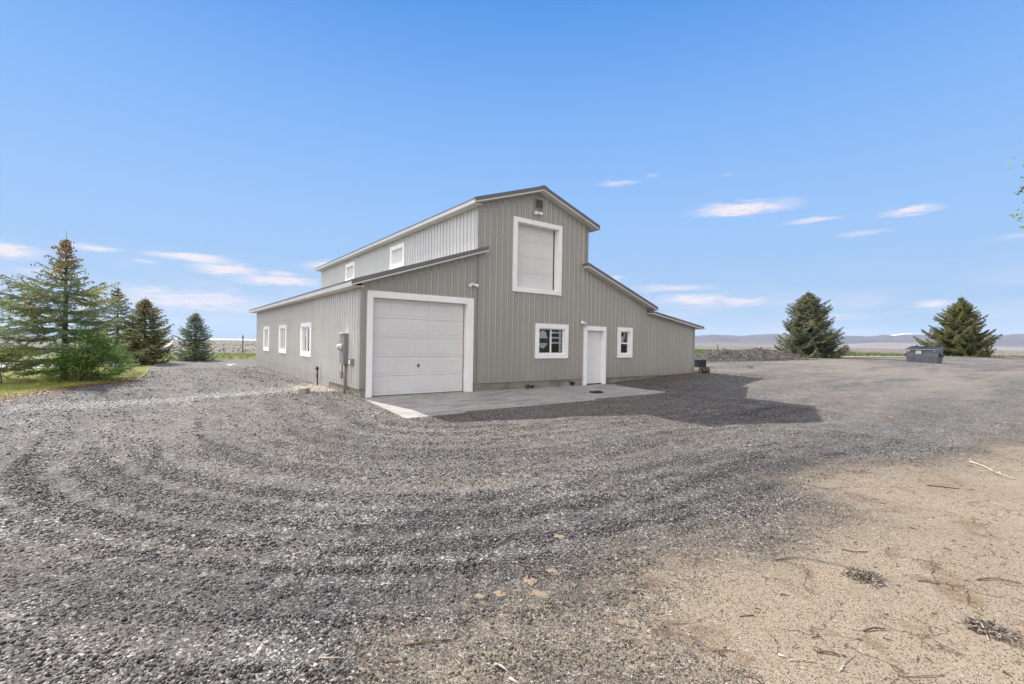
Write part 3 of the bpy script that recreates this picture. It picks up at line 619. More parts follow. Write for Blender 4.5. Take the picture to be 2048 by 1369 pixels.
m=MB(); m.box(-.19,-.02,-.18,.19,1.712,1.735); m.build('rain_cap',M['vinyl'],e)
m=MB(); m.lathe((-.162,.02,1.32),(-1,0,0),[(0,.10),(.03,.10),(.032,.085),(.10,.082),(.13,.06),(.135,.003)],20); m.build('meter_glass',M['beige'],e,smooth=True)
m=MB(); m.tube([(-.09,-.08,.86),(-.09,-.08,-.2)],.035,12); m.tube([(-.06,.03,.86),(-.06,.03,-.2)],.022,12); m.build('conduit',M['pipe'],e,smooth=True)
e=empty('disconnect_box',(0,.53,0),'small gray switch box right of the electrical panel','switch box')
m=MB(); m.box(-.12,-.022,-.10,.10,.83,1.02); m.build('enclosure',M['panelgray'],e,.005); m=MB(); m.box(-.126,-.1205,-.05,.05,.87,.98); m.build('switch_cover',M['vinyl'],e,.002)
e=empty('outlet_box',(0,1.42,0),'small gray outlet box low on the wall left of the conduit','outlet box')
m=MB(); m.box(-.09,-.022,-.07,.08,.42,.62); m.build('enclosure',M['panelgray'],e,.005); m=MB(); m.tube([(-.05,-.05,.62),(-.05,-.05,.86)],.012,8); m.tube([(-.04,.11,.66),(-.06,.13,.55),(-.04,.12,.45),(-.03,.07,.42)],.006,6); m.build('cable',M['black'],e)
zh=float(zyard(-.12,3.75)); e=empty('yard_hydrant',(-.13,3.75,zh),'slim black yard hydrant standing against the side wall','hydrant')
m=MB(); m.tube([(0,0,-.1),(0,0,.52)],.022,10); m.build('standpipe',M['black'],e); m=MB(); m.lathe((0,0,.52),(0,0,1),[(0,.03),(.04,.045),(.09,.04),(.11,.02)],12); m.tube([(0,0,.58),(-.05,-.04,.58),(-.07,-.06,.52)],.017,8); m.build('head',M['black'],e)
m=MB(); m.tube([(0,0,.63),(-.02,.06,.66),(-.03,.12,.56)],.009,6); m.build('handle',M['brass'],e); m=MB(); m.tube([(-.02,-.02,.25),(-.03,-.01,.34),(-.02,-.02,.42)],.018,8); m.build('hose_end',plain('red_rubber',(.22,.04,.03),.5),e)
zb=float(zyard(-1.0,1.65)); cb=MB(); cb.box(-.2,.2,-.10,.10,0,.17); cb.box(-.13,-.02,-.09,.09,.171,.175); 
cb=cb.build('wooden_block',plain('weathered_wood_block',(.36,.33,.27),.9,0,.3,12,.4),None,.006); cb.location=(-1.0,1.65,zb-.01); cb.rotation_euler=(0,0,R(62)); tag(cb,'weathered timber block lying on pale gravel near the barn corner','block')
cb=MB(); cb.box(-.11,.11,-.13,.13,0,.21)
cb=cb.build('concrete_block',M['found'],None,.005); cb.location=(21.6,.53,float(zyard(21.6,.53))+.0); cb.rotation_euler=(0,0,R(10)); tag(cb,'single pale concrete block alone on the gravel right of the barn','concrete block')
# folded black mat / cap on the slab
m=MB(); nx=14
for i in range(nx):
    for j in range(6):
        def pt(i,j):
            u=i/nx; v=j/6; x=(u-.5)*.42; y=(v-.5)*.26*(1-.3*abs(u-.5)); z=.012+.05*math.sin(math.pi*v)*math.sin(math.pi*u)**.6+ .02*math.sin(9*u+2*v)*v
            if u>.8: z+=.05*(u-.8)/.2*(v)
            return (x,y,z)
        m.face([pt(i,j),pt(i+1,j),pt(i+1,j+1),pt(i,j+1)])
m=m.build('rubber_mat',M['black'],None,0,True); md=m.modifiers.new('s','SOLIDIFY'); md.thickness=.012; m.location=(7.25,-1.65,-.062); m.rotation_euler=(0,0,R(-25)); tag(m,'crumpled black rubber mat lying on the concrete slab before the door','mat')
# concrete apron
sl=MB(); pts=[(-.02,-2.98),(2.5,-2.97),(5.4,-2.86),(10.0,-2.55),(9.45,.012),(-.06,.012)]
zz=lambda y:-.002-.128*max(0,-y/2.95); n=len(pts)
sl.face([(x,y,zz(y)) for x,y in pts])
for k in range(n):
    a,b=pts[k],pts[(k+1)%n]; sl.face([(a[0],a[1],zz(a[1])-.15),(b[0],b[1],zz(b[1])-.15),(b[0],b[1],zz(b[1])),(a[0],a[1],zz(a[1]))])
sl=sl.build('concrete_slab',M['slab']); tag(sl,kind='structure')
it=MB(); it.box(.2,3.4,.013,.4,-.1,-.001); it.build('sill_slab',M['slab'],barn); 
s2=MB(); s2.box(-1.3,0.0,17.35,19.6,-.2,.0); s2=s2.build('rear_slab',M['slab']); tag(s2,kind='structure')
# black box & brown bundle by the right corner
bx=MB(); bx.box(-.32,.32,-.3,.3,0,.40); bb=empty('black_bin',(20.4,2.85,float(zyard(20.4,2.85))),'black square bin standing behind the barn\'s right front corner','bin')
bx.build('body',M['black'],bb,.02); bx=MB(); bx.box(-.335,.335,-.315,.315,.402,.43); bx.build('lid',M['darkmetal'],bb,.01)
z0=float(zyard(15.8,-.45)); rp=empty('rusty_barrel',(15.85,-.32,z0),'rust brown drum lying on its side at the barn\'s right corner','drum')
m=MB(); d=Vector((.93,-.3,0)).normalized(); pr=[(0,.13),(.012,.15),(.03,.15),(.10,.145),(.12,.155),(.14,.145),(.26,.145),(.28,.155),(.30,.145),(.40,.15),(.42,.13)]
m.lathe(Vector((-.25,.08,.155)),d,pr,18)
def m_rust():
    t=NT('rusty_steel'); f=t.noise(t.pos(),14,6,.7); t.base(t.ramp(f,[(.35,(.012,.009,.008)),(.5,(.07,.035,.02)),(.62,(.20,.12,.075)),(.75,(.03,.018,.014))])); t.bs.inputs['Roughness'].default_value=.85; return t.mat
m.build('shell',m_rust(),rp,smooth=False); m=MB(); m.tube([(-.27,.02,.30),(-.33,.04,.22),(-.34,.05,.12),(-.30,.04,.04)],.006,6); m.build('strap',M['vinyl'],rp)
# weeds at the foundation
def tuft(x,y,n,h,label,g=None,col=(.10,.16,.04)):
    z=float(zz(y)) if -3.6<y<0 and x<9.4 else float(zg(x,y)); V=[];F=[];C=[]
    for k in range(n):
        a=random.random()*6.28; b=a+.6; l=h*random.uniform(.5,1); r=random.uniform(.3,1)*h*.8
        p=np.array([0,0,0]); q=np.array([math.cos(a)*r,math.sin(a)*r,l]); s=np.array([-math.sin(a),math.cos(a),0])*h*.16; mid=q*.55+np.array([0,0,h*.12])
        i=len(V); V+=[p,mid+s,q,mid-s]; F.append((i,i+1,i+2,i+3)); c=np.array(col)*random.uniform(.6,1.3); C+=[c]*4
    o=np_mesh('weed',V,F,M['leafmat'],col=np.array(C)); o.location=(x,y,z); tag(o,label,'weed',g); return o
tuft(5.66,-.06,26,.17,'green weed at the foundation, leftmost of the three',col=(.14,.22,.05)); tuft(5.88,-.04,20,.13,'dark weed at the foundation below the double window\'s left side',col=(.05,.08,.03)); tuft(7.72,-.05,24,.20,'dark weed at the foundation left of the entry door',col=(.06,.08,.035))
# ------------------------------------------------------------------ dumpster
dz=float(zyard(41,-2.5)); dp=empty('dumpster',(40.84,-2.5,dz),'dark gray steel dumpster with flat lids on the far gravel','dumpster')
m=MB(); W=.915
m.hexa([(.05,-W+.04,0),(1.3,-W+.04,0),(1.3,W-.04,0),(.05,W-.04,0),(0,-W,.5),(1.38,-W,.5),(1.38,W,.5),(0,W,.5)])
m.hexa([(.04,-W,.5),(1.38,-W,.5),(1.38,W,.5),(.04,W,.5),(.04,-W,1.0),(1.38,-W,1.16),(1.38,W,1.16),(.04,W,1.0)])
m.build('container',M['dumpster'],dp)
m=MB(); m.box(-.03,.04,-W-.03,W+.03,.96,1.03); m.hexa([(.04,-W-.03,.98),(1.4,-W-.03,1.14),(1.4,-W,1.14),(.04,-W,.98),(.04,-W-.03,1.04),(1.4,-W-.03,1.2),(1.4,-W,1.2),(.04,-W,1.04)]); m.hexa([(.04,W,.98),(1.4,W,1.14),(1.4,W+.03,1.14),(.04,W+.03,.98),(.04,W,1.04),(1.4,W,1.2),(1.4,W+.03,1.2),(.04,W+.03,1.04)]); m.build('rim',M['panelgray'],dp)
for s_ in (-1,1):
    m=MB(); m.hexa([(-.01,.03 if s_>0 else -W,1.035),(1.42,.03 if s_>0 else -W,1.2),(1.42,W if s_>0 else -.03,1.2),(-.01,W if s_>0 else -.03,1.035),(-.01,.03 if s_>0 else -W,1.06),(1.42,.03 if s_>0 else -W,1.25),(1.42,W if s_>0 else -.03,1.25),(-.01,W if s_>0 else -.03,1.06)]); m.build('lid',M['black'],dp,.01)
    m=MB(); y0=s_*W; m.hexa([(.25,y0,.45),(1.1,y0,.45),(1.1,y0+s_*.14,.5),(.25,y0+s_*.14,.5),(.25,y0,.75),(1.1,y0,.75),(1.1,y0+s_*.14,.62),(.25,y0+s_*.14,.62)]); m.build('fork_pocket',M['darkmetal'],dp)
for y in (-.6,0,.6):
    m=MB(); m.box(1.3,1.42,y-.05,y+.05,1.24,1.32); m.build('hinge',M['black'],dp)
m=MB(); m.box(-.004,.036,.0,.36,.66,.92); 
m=MB(); m.box(.026,.0385,.06,.36,.68,.90); m.build('sticker',M['sticker'],dp); m=MB(); m.box(.022,.0255,.24,.265,.68,.90); m.box(.022,.0255,.15,.18,.68,.80); m.box(.0235,.0257,.10,.34,.775,.795); m.build('sticker_print',M['stickerink'],dp)
m=MB(); m.box(.028,.0385,.72,.87,.84,.94); m.build('sticker',M['sticker'],dp); m=MB(); m.box(.028,.0385,-.75,-.62,.86,.89); m.build('sticker',M['sticker'],dp)
# ------------------------------------------------------------------ gravel pile
def pile():
    c=np.array([31.2,5.7]); ax=np.array([.93,-.36]); pr=np.array([.36,.93]); L=5.4;Wd=1.9
    us=np.linspace(-1,1,150); vs=np.linspace(-1,1,60); U,Vv=np.meshgrid(us,vs); U=U.ravel();Vv=Vv.ravel()
    X=c[0]+ax[0]*U*L+pr[0]*Vv*Wd; Y=c[1]+ax[1]*U*L+pr[1]*Vv*Wd
    n=fbm(X,Y,1.1,81,5); n2=fbm(X,Y,3.5,83,4)
    h=(1-np.abs(U)**3.2)*np.clip(1-np.abs(Vv)**1.5,0,1)*(.62+.75*(n-.3))+ (n2-.5)*.35*(1-np.abs(U)**4)*(1-Vv**4)
    Z=zg(X,Y)-.05+np.clip(h,0,2)*.95
    k=150; i=np.arange(59*150); i=i[(i%150)!=149]; F=np.stack([i,i+1,i+k+1,i+k],1)
    o=np_mesh('gravel_pile',np.stack([X,Y,Z],1),F,M['pile']); return o,(X,Y,Z)
mm=NT('pile_gravel'); q=mm.pos(); a_=mm.noise(q,2.2,8,.75); b_=mm.noise(q,11,5,.7); mm.base(mm.mix(mm.mr(b_,.35,.65,.6,0),mm.ramp(a_,[(.35,(.075,.068,.06)),(.65,(.175,.158,.14))]),(.035,.035,.038))); mm.l(mm.bump(mm.math('ADD',a_,b_),1,.15),mm.bs.inputs['Normal']); M['pile']=mm.mat
po,pp=pile(); tag(po,'long low heap of rough dark gravel at the yard edge right of the barn','gravel pile')
# ------------------------------------------------------------------ stones
def stones(P,size,cols,name,flat=.42):
    n=len(P); base=np.array([[-1,-1,-1],[1,-1,-1],[1,1,-1],[-1,1,-1],[-1,-1,1],[1,-1,1],[1,1,1],[-1,1,1]],float)*.5
    B=base[None]+RNG.uniform(-.24,.24,(n,8,3)); B[:,4:,:2]*=RNG.uniform(.45,.9,(n,1,2)); sx=np.stack([size*RNG.uniform(.75,1.3,n),size*RNG.uniform(.6,1.0,n),size*flat*RNG.uniform(.6,1.1,n)],1); B*=sx[:,None,:]
    a=RNG.uniform(0,2*np.pi,n); t=RNG.normal(0,.35,n); ca,sa=np.cos(a),np.sin(a); ct,st=np.cos(t),np.sin(t)
    x=B[...,0]*ct[:,None]+B[...,2]*st[:,None]; z=-B[...,0]*st[:,None]+B[...,2]*ct[:,None]; y=B[...,1]
    X=x*ca[:,None]-y*sa[:,None]; Y=x*sa[:,None]+y*ca[:,None]
    V=np.stack([X,Y,z],2)+P[:,None,:]; V[...,2]+=(size*.12)[:,None]
    f=np.array([(0,3,2,1),(4,5,6,7),(0,1,5,4),(1,2,6,5),(2,3,7,6),(3,0,4,7)]); F=(np.arange(n)*8)[:,None,None]+f[None]
    return np_mesh(name,V.reshape(-1,3),F.reshape(-1,4),M['stone'],col=np.repeat(cols,8,0))
pal=np.array([(.018,.018,.019),(.035,.034,.035),(.06,.058,.058),(.085,.082,.079),(.12,.115,.11),(.16,.153,.145),(.23,.22,.205),(.36,.34,.32),(.19,.145,.10),(.13,.085,.055),(.46,.44,.42)])
pw=np.array([.16,.15,.14,.12,.11,.10,.08,.045,.08,.03,.006]); pw/=pw.sum()
def scat(x0,x1,y0,y1,den,smin,smax,sandkeep=.10):
    n=int((x1-x0)*(y1-y0)*den); x=RNG.uniform(x0,x1,n); y=RNG.uniform(y0,y1,n)
    s=np.exp(RNG.normal(0,.38,n)); s=np.clip(smin*s*1.3,smin*.6,smax)
    sd=sandf(x,y); cl=S(fbm(x,y,2.2,91),.30,.58); dk=darkf(x,y); pl=palef(x,y)
    pk=(.35+.65*np.maximum(cl,dk))*(1-.55*pl*(1-dk))*(1-(1-sandkeep)*S(sd,.05,.95))
    k=(RNG.uniform(0,1,n)<pk)&inpoly(x,y,yp)&~((x>-.03)&(x<9.5+np.clip(-y,0,3)*.2)&(y>-2.99+np.clip(x,0,10)*.042)&(y<.2))&~((x>-.03)&(x<15.5)&(y>-.03))
    x,y,s,sd=x[k],y[k],s[k],sd[k]; s=s*(1-.45*sd); P=np.stack([x,y,zyard(x,y)+.012],1)
    c=pal[RNG.choice(len(pal),len(x),p=pw)]*RNG.uniform(.8,1.25,(len(x),1))*(1-np.clip(dk[k],0,1)[:,None]*np.array([(.36,.34,.27)]))
    br=np.clip(S(sd,0,.5)*.6+.5*S(fbm(x,y,.55,133),.46,.62),0,.75)[:,None]; c=c*(1-br)+(c*.5+np.array([(.085,.068,.05)]))*br; return P,s,c
Z=[scat(-8.5,3.5,-13.4,-8,4300,.0085,.030),scat(3.5,7,-13.4,-8,600,.012,.034),scat(-10,10,-8,-3,1500,.0105,.030),scat(-9.5,18,-3,5,220,.016,.036),scat(-7,0,5,16,70,.022,.05)]
# pale washed stones along the side wall's foot
n=2600; x=-RNG.uniform(0,1,n)**1.3*.95-.03; y=RNG.uniform(1.6,4.6,n); k=RNG.uniform(0,1,n)<np.exp(-((y-3)/1.2)**2); x,y=x[k],y[k]
Z.append((np.stack([x,y,zyard(x,y)+.014],1),RNG.uniform(.018,.045,len(x)),np.array([(.50,.45,.38)])*RNG.uniform(.5,1.25,(len(x),1))))
n=9000; x=RNG.uniform(-6.8,-.5,n); y=3.0+(x+.75)*.28+.25*np.sin(x*1.7)+RNG.normal(0,.5,n); Z.append((np.stack([x,y,zyard(x,y)+.012],1),RNG.uniform(.016,.04,n),np.array([(.44,.43,.42)])*RNG.uniform(.3,1.2,(n,1))))
so=stones(np.concatenate([z[0] for z in Z]),np.concatenate([z[1] for z in Z]),np.concatenate([z[2] for z in Z]),'loose_gravel'); tag(so,'loose crushed gravel stones strewn over the yard','gravel',kind='stuff')
# stones on the pile
X,Y,Zp=pp; k=RNG.choice(len(X),5200); P=np.stack([X[k],Y[k],Zp[k]],1)+RNG.normal(0,.05,(5200,3)); k=P[:,2]>zg(P[:,0],P[:,1])+.03; P=P[k]; c=pal[RNG.integers(2,8,len(P))]*RNG.uniform(.7,1.1,(len(P),1)); ps=stones(P,RNG.uniform(.02,.07,len(P)),c,'pile_stones',.8); tag(ps,kind='stuff'); ps.parent=po
# ------------------------------------------------------------------ sticks on the dirt
def stick(pts,r,label,c,cat='stick',arms=()):
    r*=.68
    P=[(x,y,float(zyard(x,y))+.012+r+ (.006 if 0<i<len(pts)-1 else 0)) for i,(x,y) in enumerate(pts)]
    Q=[]
    for i in range(len(P)-1):
        a,b=Vector(P[i]),Vector(P[i+1]); m_=max(2,int((b-a).length/.05))
        for k in range(m_): Q.append(a.lerp(b,k/m_)+Vector((random.gauss(0,.0025),random.gauss(0,.0025),0)))
    Q.append(Vector(P[-1])); o=Q[0].copy(); m=MB(); n_=len(Q)
    m.tube([q-o for q in Q],[r*(1-.45*i/n_)*random.uniform(.85,1.15) for i in range(n_)],7)
    for (t,ax,ay,l) in arms:
        q=Q[int(t*(n_-1))]-o; m.tube([q,q+Vector((ax*l*.5,ay*l*.5,.012)),q+Vector((ax*l,ay*l,.004))],[r*.6,r*.5,r*.3],6)
    me=m.build('stick' if cat=='stick' else cat.replace(' ','_'),M['twig'],None,smooth=True); me.location=o
    a=me.data.color_attributes.new('Col','FLOAT_COLOR','POINT'); cc=np.tile(np.array([*c,1],np.float32),(len(me.data.vertices),1)); cc[:,:3]*=RNG.uniform(.75,1.25,(len(cc),1)); a.data.foreach_set('color',cc.ravel())
    tag(me,label,cat,'sticks and twigs strewn on the sandy dirt'); return me
GR=(.22,.19,.16); DK=(.075,.05,.035); PL=(.42,.36,.29); WH=(.40,.37,.33); BR=(.16,.10,.06)
stick([(-.264,-10.68),(-.163,-10.717),(-.065,-10.777),(-.008,-10.901),(.038,-10.996),(.06,-11.096),(.066,-11.197)],.008,'long thin arched gray stick on the sand, longest of all',GR,arms=((.05,-.6,.6,.12),(.55,.5,.8,.2)))
stick([(.648,-11.701),(.738,-11.751),(.802,-11.819),(.838,-11.903)],.009,'dark curved stick at the right edge of the photo',BR)
stick([(.25,-11.45),(.282,-11.49),(.328,-11.555)],.007,'short straight dark stick on open sand left of the right-edge stick',DK)
stick([(-.807,-11.43),(-.731,-11.458),(-.671,-11.502)],.008,'short dark slightly bent stick alone mid-way between sand patch and pale branch',DK)
stick([(-1.238,-11.343),(-1.193,-11.393),(-1.153,-11.457)],.010,'thick dark brown stick beside the forked white twig',BR,arms=((.4,-.3,.9,.07),))
stick([(-1.104,-11.314),(-1.155,-11.393)],.005,'thin gray twig crossing the thick brown stick',GR)
stick([(-1.319,-11.478),(-1.203,-11.467),(-1.092,-11.482)],.004,'crooked pale forked twig on the sand near the bottom edge',WH,arms=((.7,.5,.6,.08),(.4,.4,-.7,.05)))
stick([(-1.438,-11.28),(-1.38,-11.324),(-1.335,-11.376)],.006,'thin tan stick just left of the thick brown stick',PL)
stick([(-1.439,-11.228),(-1.424,-11.257)],.009,'short white wood chip near the orange sand patch',(.7,.68,.64))
stick([(-.065,-11.82),(-.179,-11.858),(-.295,-11.895)],.008,'pale bare branch leaning through a dead weed tuft',PL,arms=((.3,.5,.7,.1),(.6,-.6,.6,.1)))
stick([(-1.122,-11.273),(-1.078,-11.296)],.007,'very short dark stick on the orange sand patch',DK)
stick([(-3.085,-9.939),(-2.968,-9.988),(-2.853,-10.045)],.008,'long straight brown stick with side shoot, left part of the dirt',BR,arms=((.35,-.5,-.8,.08),(.8,.7,.4,.07)))
stick([(-3.502,-9.779),(-3.458,-9.816),(-3.406,-9.849)],.007,'pale stick in the tangle at the left end of the dirt',PL)
stick([(-3.471,-9.816),(-3.431,-9.877)],.006,'thin brown stick under the pale one in the left tangle',BR)
stick([(-3.372,-9.886),(-3.325,-9.876),(-3.275,-9.868)],.006,'curved gray stick right of the left tangle',GR,arms=((.5,.6,.6,.05),))
stick([(-3.475,-9.783),(-3.41,-9.762)],.006,'short dark stick above the left tangle',DK)
stick([(-3.6,-9.89),(-3.557,-9.887),(-3.512,-9.886)],.007,'dark rough stick nearest the bottom left of the dirt',DK)
stick([(-3.262,-9.945),(-3.238,-10.009)],.006,'thin dark arm of the V shaped stick pair',DK); stick([(-3.221,-10.016),(-3.167,-10.056)],.007,'brown arm of the V shaped stick pair',BR,arms=((.1,-.4,.5,.05),))
stick([(-2.768,-10.377),(-2.749,-10.407),(-2.744,-10.466)],.011,'chunky bleached white stick near the bottom centre',WH,arms=((.4,-.9,-.1,.06),)); stick([(-2.761,-10.499),(-2.743,-10.559)],.011,'second bleached stick, cut by the bottom edge of the photo',WH)
stick([(-1.958,-10.455),(-1.916,-10.528),(-1.879,-10.582)],.006,'thin brown stick beside the round tan sand spot',BR); stick([(-1.691,-10.985),(-1.641,-11.025),(-1.598,-11.066)],.006,'straight reddish twig between white chip and bottom centre',(.2,.11,.06)); stick([(-1.239,-10.906),(-1.162,-10.953)],.005,'slim dark twig above the orange sand patch',DK)
stick([(5.652,-10.848),(5.389,-11.033),(5.024,-11.21),(4.826,-11.41)],.018,'large pale fallen branch far right on the sandy ground',PL,'fallen branch',arms=((.5,.4,-.6,.35),(.7,-.5,.5,.3),(.8,.7,.1,.25)))
stick([(3.433,-10.815),(3.607,-11.08)],.010,'slender dark twig left of the large fallen branch',DK); stick([(.381,-10.921),(.396,-10.998),(.508,-11.065)],.006,'thin arc shaped twig behind the long arched stick',DK)
stick([(9.98,-8.693),(9.892,-8.838)],.014,'small orange brown stick on the gravel far right',(.4,.22,.1)); stick([(-1.074,-11.69),(-.989,-11.752),(-.89,-11.812)],.005,'thin gray root at the bottom edge near the right',GR)
def fine():
    V=[];F=[];C=[]; n=1500
    for k in range(n):
        x=RNG.uniform(-4.2,6.5); y=RNG.uniform(-13.2,-9.4)
        if RNG.uniform()>float(sandf(x,y)): continue
        a=RNG.uniform(0,6.28); l=RNG.uniform(.006,.03); w_=RNG.uniform(.0008,.002); z=float(zyard(x,y))+.016
        d=np.array([math.cos(a),math.sin(a),0])*l; s=np.array([-math.sin(a),math.cos(a),0])*w_; u=np.array([0,0,w_*1.6]); p=np.array([x,y,z]); i=len(V)
        V+=[p-d-s,p-d+s,p-d+u,p+d-s,p+d+s,p+d+u+np.array([0,0,RNG.uniform(0,.01)])]; F+=[(i,i+1,i+4,i+3),(i+1,i+2,i+5,i+4),(i+2,i,i+3,i+5)]
        c=np.array([DK,PL,WH,BR][RNG.integers(0,4)]); C+=[c]*6
    o=np_mesh('plant_litter',V,F,M['twig'],col=np.array(C)); tag(o,'fine dry plant litter scattered on the sand','litter',kind='stuff')
fine()
def deadtuft(x,y,r,n,label):
    V=[];F=[];C=[]; z=float(zyard(x,y))+.01
    for k in range(n):
        a=RNG.uniform(0,6.28); b=RNG.uniform(0,6.28); q=RNG.uniform(0,1)**.6*r; p=np.array([math.cos(a)*q,math.sin(a)*q,0]); l=RNG.uniform(.02,.06); d=np.array([math.cos(b)*l,math.sin(b)*l,RNG.uniform(0,.03)]); s=np.array([-math.sin(b),math.cos(b),0])*.0016; i=len(V)
        V+=[p-s,p+s,p+d*.6+s+[0,0,.012],p+d]; F.append((i,i+1,i+2,i+3)); c=np.array(random.choice([GR,GR,DK,(.30,.26,.21)])); C+=[c]*4
    o=np_mesh('dead_weed',V,F,M['twig'],col=np.array(C)); o.location=(x,y,z); tag(o,label,'dead weed'); return o
deadtuft(-.152,-11.877,.10,260,'round tuft of dead gray weed pierced by the pale branch'); deadtuft(-.02,-11.2,.12,260,'flat dead weed patch at the end of the long arched stick')
# ------------------------------------------------------------------ TREES
def needles(P,Q,Lr,C,per,w,up=.15):
    """P,Q (n,3) twig segments; Lr needle length (n,), C colour (n,3)"""
    L=np.linalg.norm(Q-P,axis=1); k=np.maximum(2,(L*per)).astype(int); idx=np.repeat(np.arange(len(P)),k); m=len(idx)
    t=RNG.uniform(0,1.05,m)[:,None]; ax=(Q-P)/np.maximum(L,1e-6)[:,None]; a=ax[idx]; rd=RNG.normal(0,1,(m,3)); rd[:,2]+=up; rd-=a*(rd*a).sum(1)[:,None]; rd/=np.linalg.norm(rd,axis=1)[:,None]
    d=a*RNG.uniform(.25,.95,(m,1))+rd; d/=np.linalg.norm(d,axis=1)[:,None]; o=P[idx]+(Q-P)[idx]*t; ln=(Lr[idx]*RNG.uniform(.6,1.15,m))[:,None]
    s=np.cross(d,RNG.normal(0,1,(m,3))); s/=np.linalg.norm(s,axis=1)[:,None]; V=np.stack([o-s*w,o+s*w,o+d*ln],1).reshape(-1,3); F=np.arange(3*m).reshape(-1,3)
    c=C[idx]*RNG.uniform(.4,1.5,(m,1)); return V,F,np.repeat(c,3,0)
def spruce(name,x,y,H,Rd,label,cols,seed,gap=.2,per=260,nl=.05,w=.007,z0=.12,brown=0,droop=.18,pw_=.85,spiky=.25,lean=(0,0),nb=6,group=None,twig_k=1.0,profile=None,ph=None):
    rs=np.random.default_rng(seed); asym=.13; ph0=rs.uniform(0,6.28) if ph is None else ph; z=float(zyard(x,y)) if abs(x)<60 else float(zg(x,y)); root=empty(name,(x,y,z),label,'spruce tree',group)
    tr=MB(); tp=[(lean[0]*t*t,lean[1]*t*t,t*H) for t in np.linspace(0,1,9)]; tp[0]=(0,0,-.15); tr.tube(tp,[H*.022*(1-.93*i/8)+.004 for i in range(9)],9)
    P=[];Q=[];C=[];LL=[]; tips=[]; h=z0
    while h<H*.985:
        f=h/H; Rr=Rd*((1-f)**pw_ if profile is None else float(np.interp(f,*profile))); base=np.array([lean[0]*f*f,lean[1]*f*f,h])
        n=max(4,int(round(nb*(.75+.5*rs.uniform())))); pb=rs.uniform(0,6.28)
        for b in range(n):
            a=pb+b*2*np.pi/n+rs.normal(0,.2); L=Rr*rs.uniform(1-spiky*1.3,1+spiky*.5)+.03
            el=-.12+.75*f**1.5+rs.normal(0,.07); hd=np.array([math.cos(a),math.sin(a),0]); sd=np.array([-math.sin(a),math.cos(a),0])
            br=1*rs.uniform(.7,1.3); L*=1+asym*math.sin(a*1.0+ph0)+asym*.7*math.sin(a*2+h*2.2+ph0); c0=np.array(cols[rs.integers(len(cols))])*br
            ns=max(4,int(L/.13)); pts=[base+hd*L*t+np.array([0,0,L*(math.sin(el)*t-droop*math.sin(np.pi*t)*(1-f)+ .22*(1-f)*t**3)]) for t in np.linspace(0,1,ns+1)]
            tr.tube(pts,[max(.003,H*.0035*(1-i/(ns+1))) for i in range(ns+1)],4,caps=False)
            for i in range(ns):
                t=i/ns; P.append(pts[i]);Q.append(pts[i+1]);C.append(c0);LL.append(nl)
                if t<.12 and L>.5: continue
                for s_ in (-1,1):
                    for rep in range(2 if twig_k>1.2 else 1):
                        l=(L*.38*(1-t)**.7+.06)*rs.uniform(.6,1.15)*min(1,.25+L/.5); fd=hd*.75+sd*s_*rs.uniform(.6,1.1)+np.array([0,0,-.12+rs.normal(0,.12)]); fd/=np.linalg.norm(fd)
                        p0=pts[i]+(pts[i+1]-pts[i])*rs.uniform(0,1); p1=p0+fd*l*.55; p2=p1+(fd+np.array([0,0,rs.uniform(-.35,.1)]))*l*.45
                        cc=c0*rs.uniform(.8,1.2); P+=[p0,p1];Q+=[p1,p2];C+=[cc,cc*1.12];LL+=[nl,nl*.9]
                        if l>.3:
                            for q_ in range(int(l/.12*twig_k)):
                                u=rs.uniform(.2,.95); pp_=p0+(p2-p0)*u; s2=rs.choice([-1,1]); dd=fd+s2*np.cross(fd,[0,0,1])*rs.uniform(.5,1)+np.array([0,0,rs.normal(-.1,.15)]); dd/=np.linalg.norm(dd); l2=l*.35*(1-u)+.05
                                P.append(pp_);Q.append(pp_+dd*l2);C.append(cc*rs.uniform(.9,1.25));LL.append(nl*.9)
                        if rs.uniform()<.5: tips.append((p2,f))
            tips.append((pts[-1],f))
        h+=gap*(1-.45*f)*rs.uniform(.8,1.2)
    top=np.array([lean[0],lean[1],H]); P.append(top-[0,0,H*.06]);Q.append(top+[0,0,H*.045]);C.append(np.array(cols[0]));LL.append(nl*.8)
    tr.build('trunk',M['bark'],root)
    P=np.array(P);Q=np.array(Q);C=np.array(C); V,F,c=needles(P,Q,np.array(LL),C,per,w)
    np_mesh('crown',V,F,M['needle'],root,c)
    if brown:
        sel=[(p,f) for p,f in tips if f>.42 and rs.uniform()<brown*(.35+1.3*(f-.42))]+[(top*0+np.array([rs.normal(0,.10),rs.normal(0,.10),H*rs.uniform(.80,.93)]),1) for k in range(int(90*brown))]
        m=MB()
        for p,f in sel:
            for q in range(rs.integers(1,4)):
                o=Vector(tuple(p))+Vector((rs.normal(0,.05),rs.normal(0,.05),-.02)); l=rs.uniform(.06,.10); m.tube([o,o-Vector((0,0,l*.4)),o-Vector((0,0,l))],[.006,.022,.005],5)
        o=m.build('cones',M['cone'],root); a=o.data.color_attributes.new('Col','FLOAT_COLOR','POINT'); cc=np.ones((len(o.data.vertices),4),np.float32); cc[:,:3]=np.array([.34,.19,.10]); cc[:,:3]*=RNG.uniform(.6,1.4,(len(cc),1)); a.data.foreach_set('color',cc.ravel()); o['kind']='stuff'
    return root
G1=[(.31,.35,.17),(.22,.27,.15),(.38,.39,.15),(.25,.32,.22)]; GB=[(.22,.28,.21),(.17,.23,.18),(.26,.29,.16)]; GD=[(.21,.225,.09),(.15,.17,.075),(.26,.24,.095)]
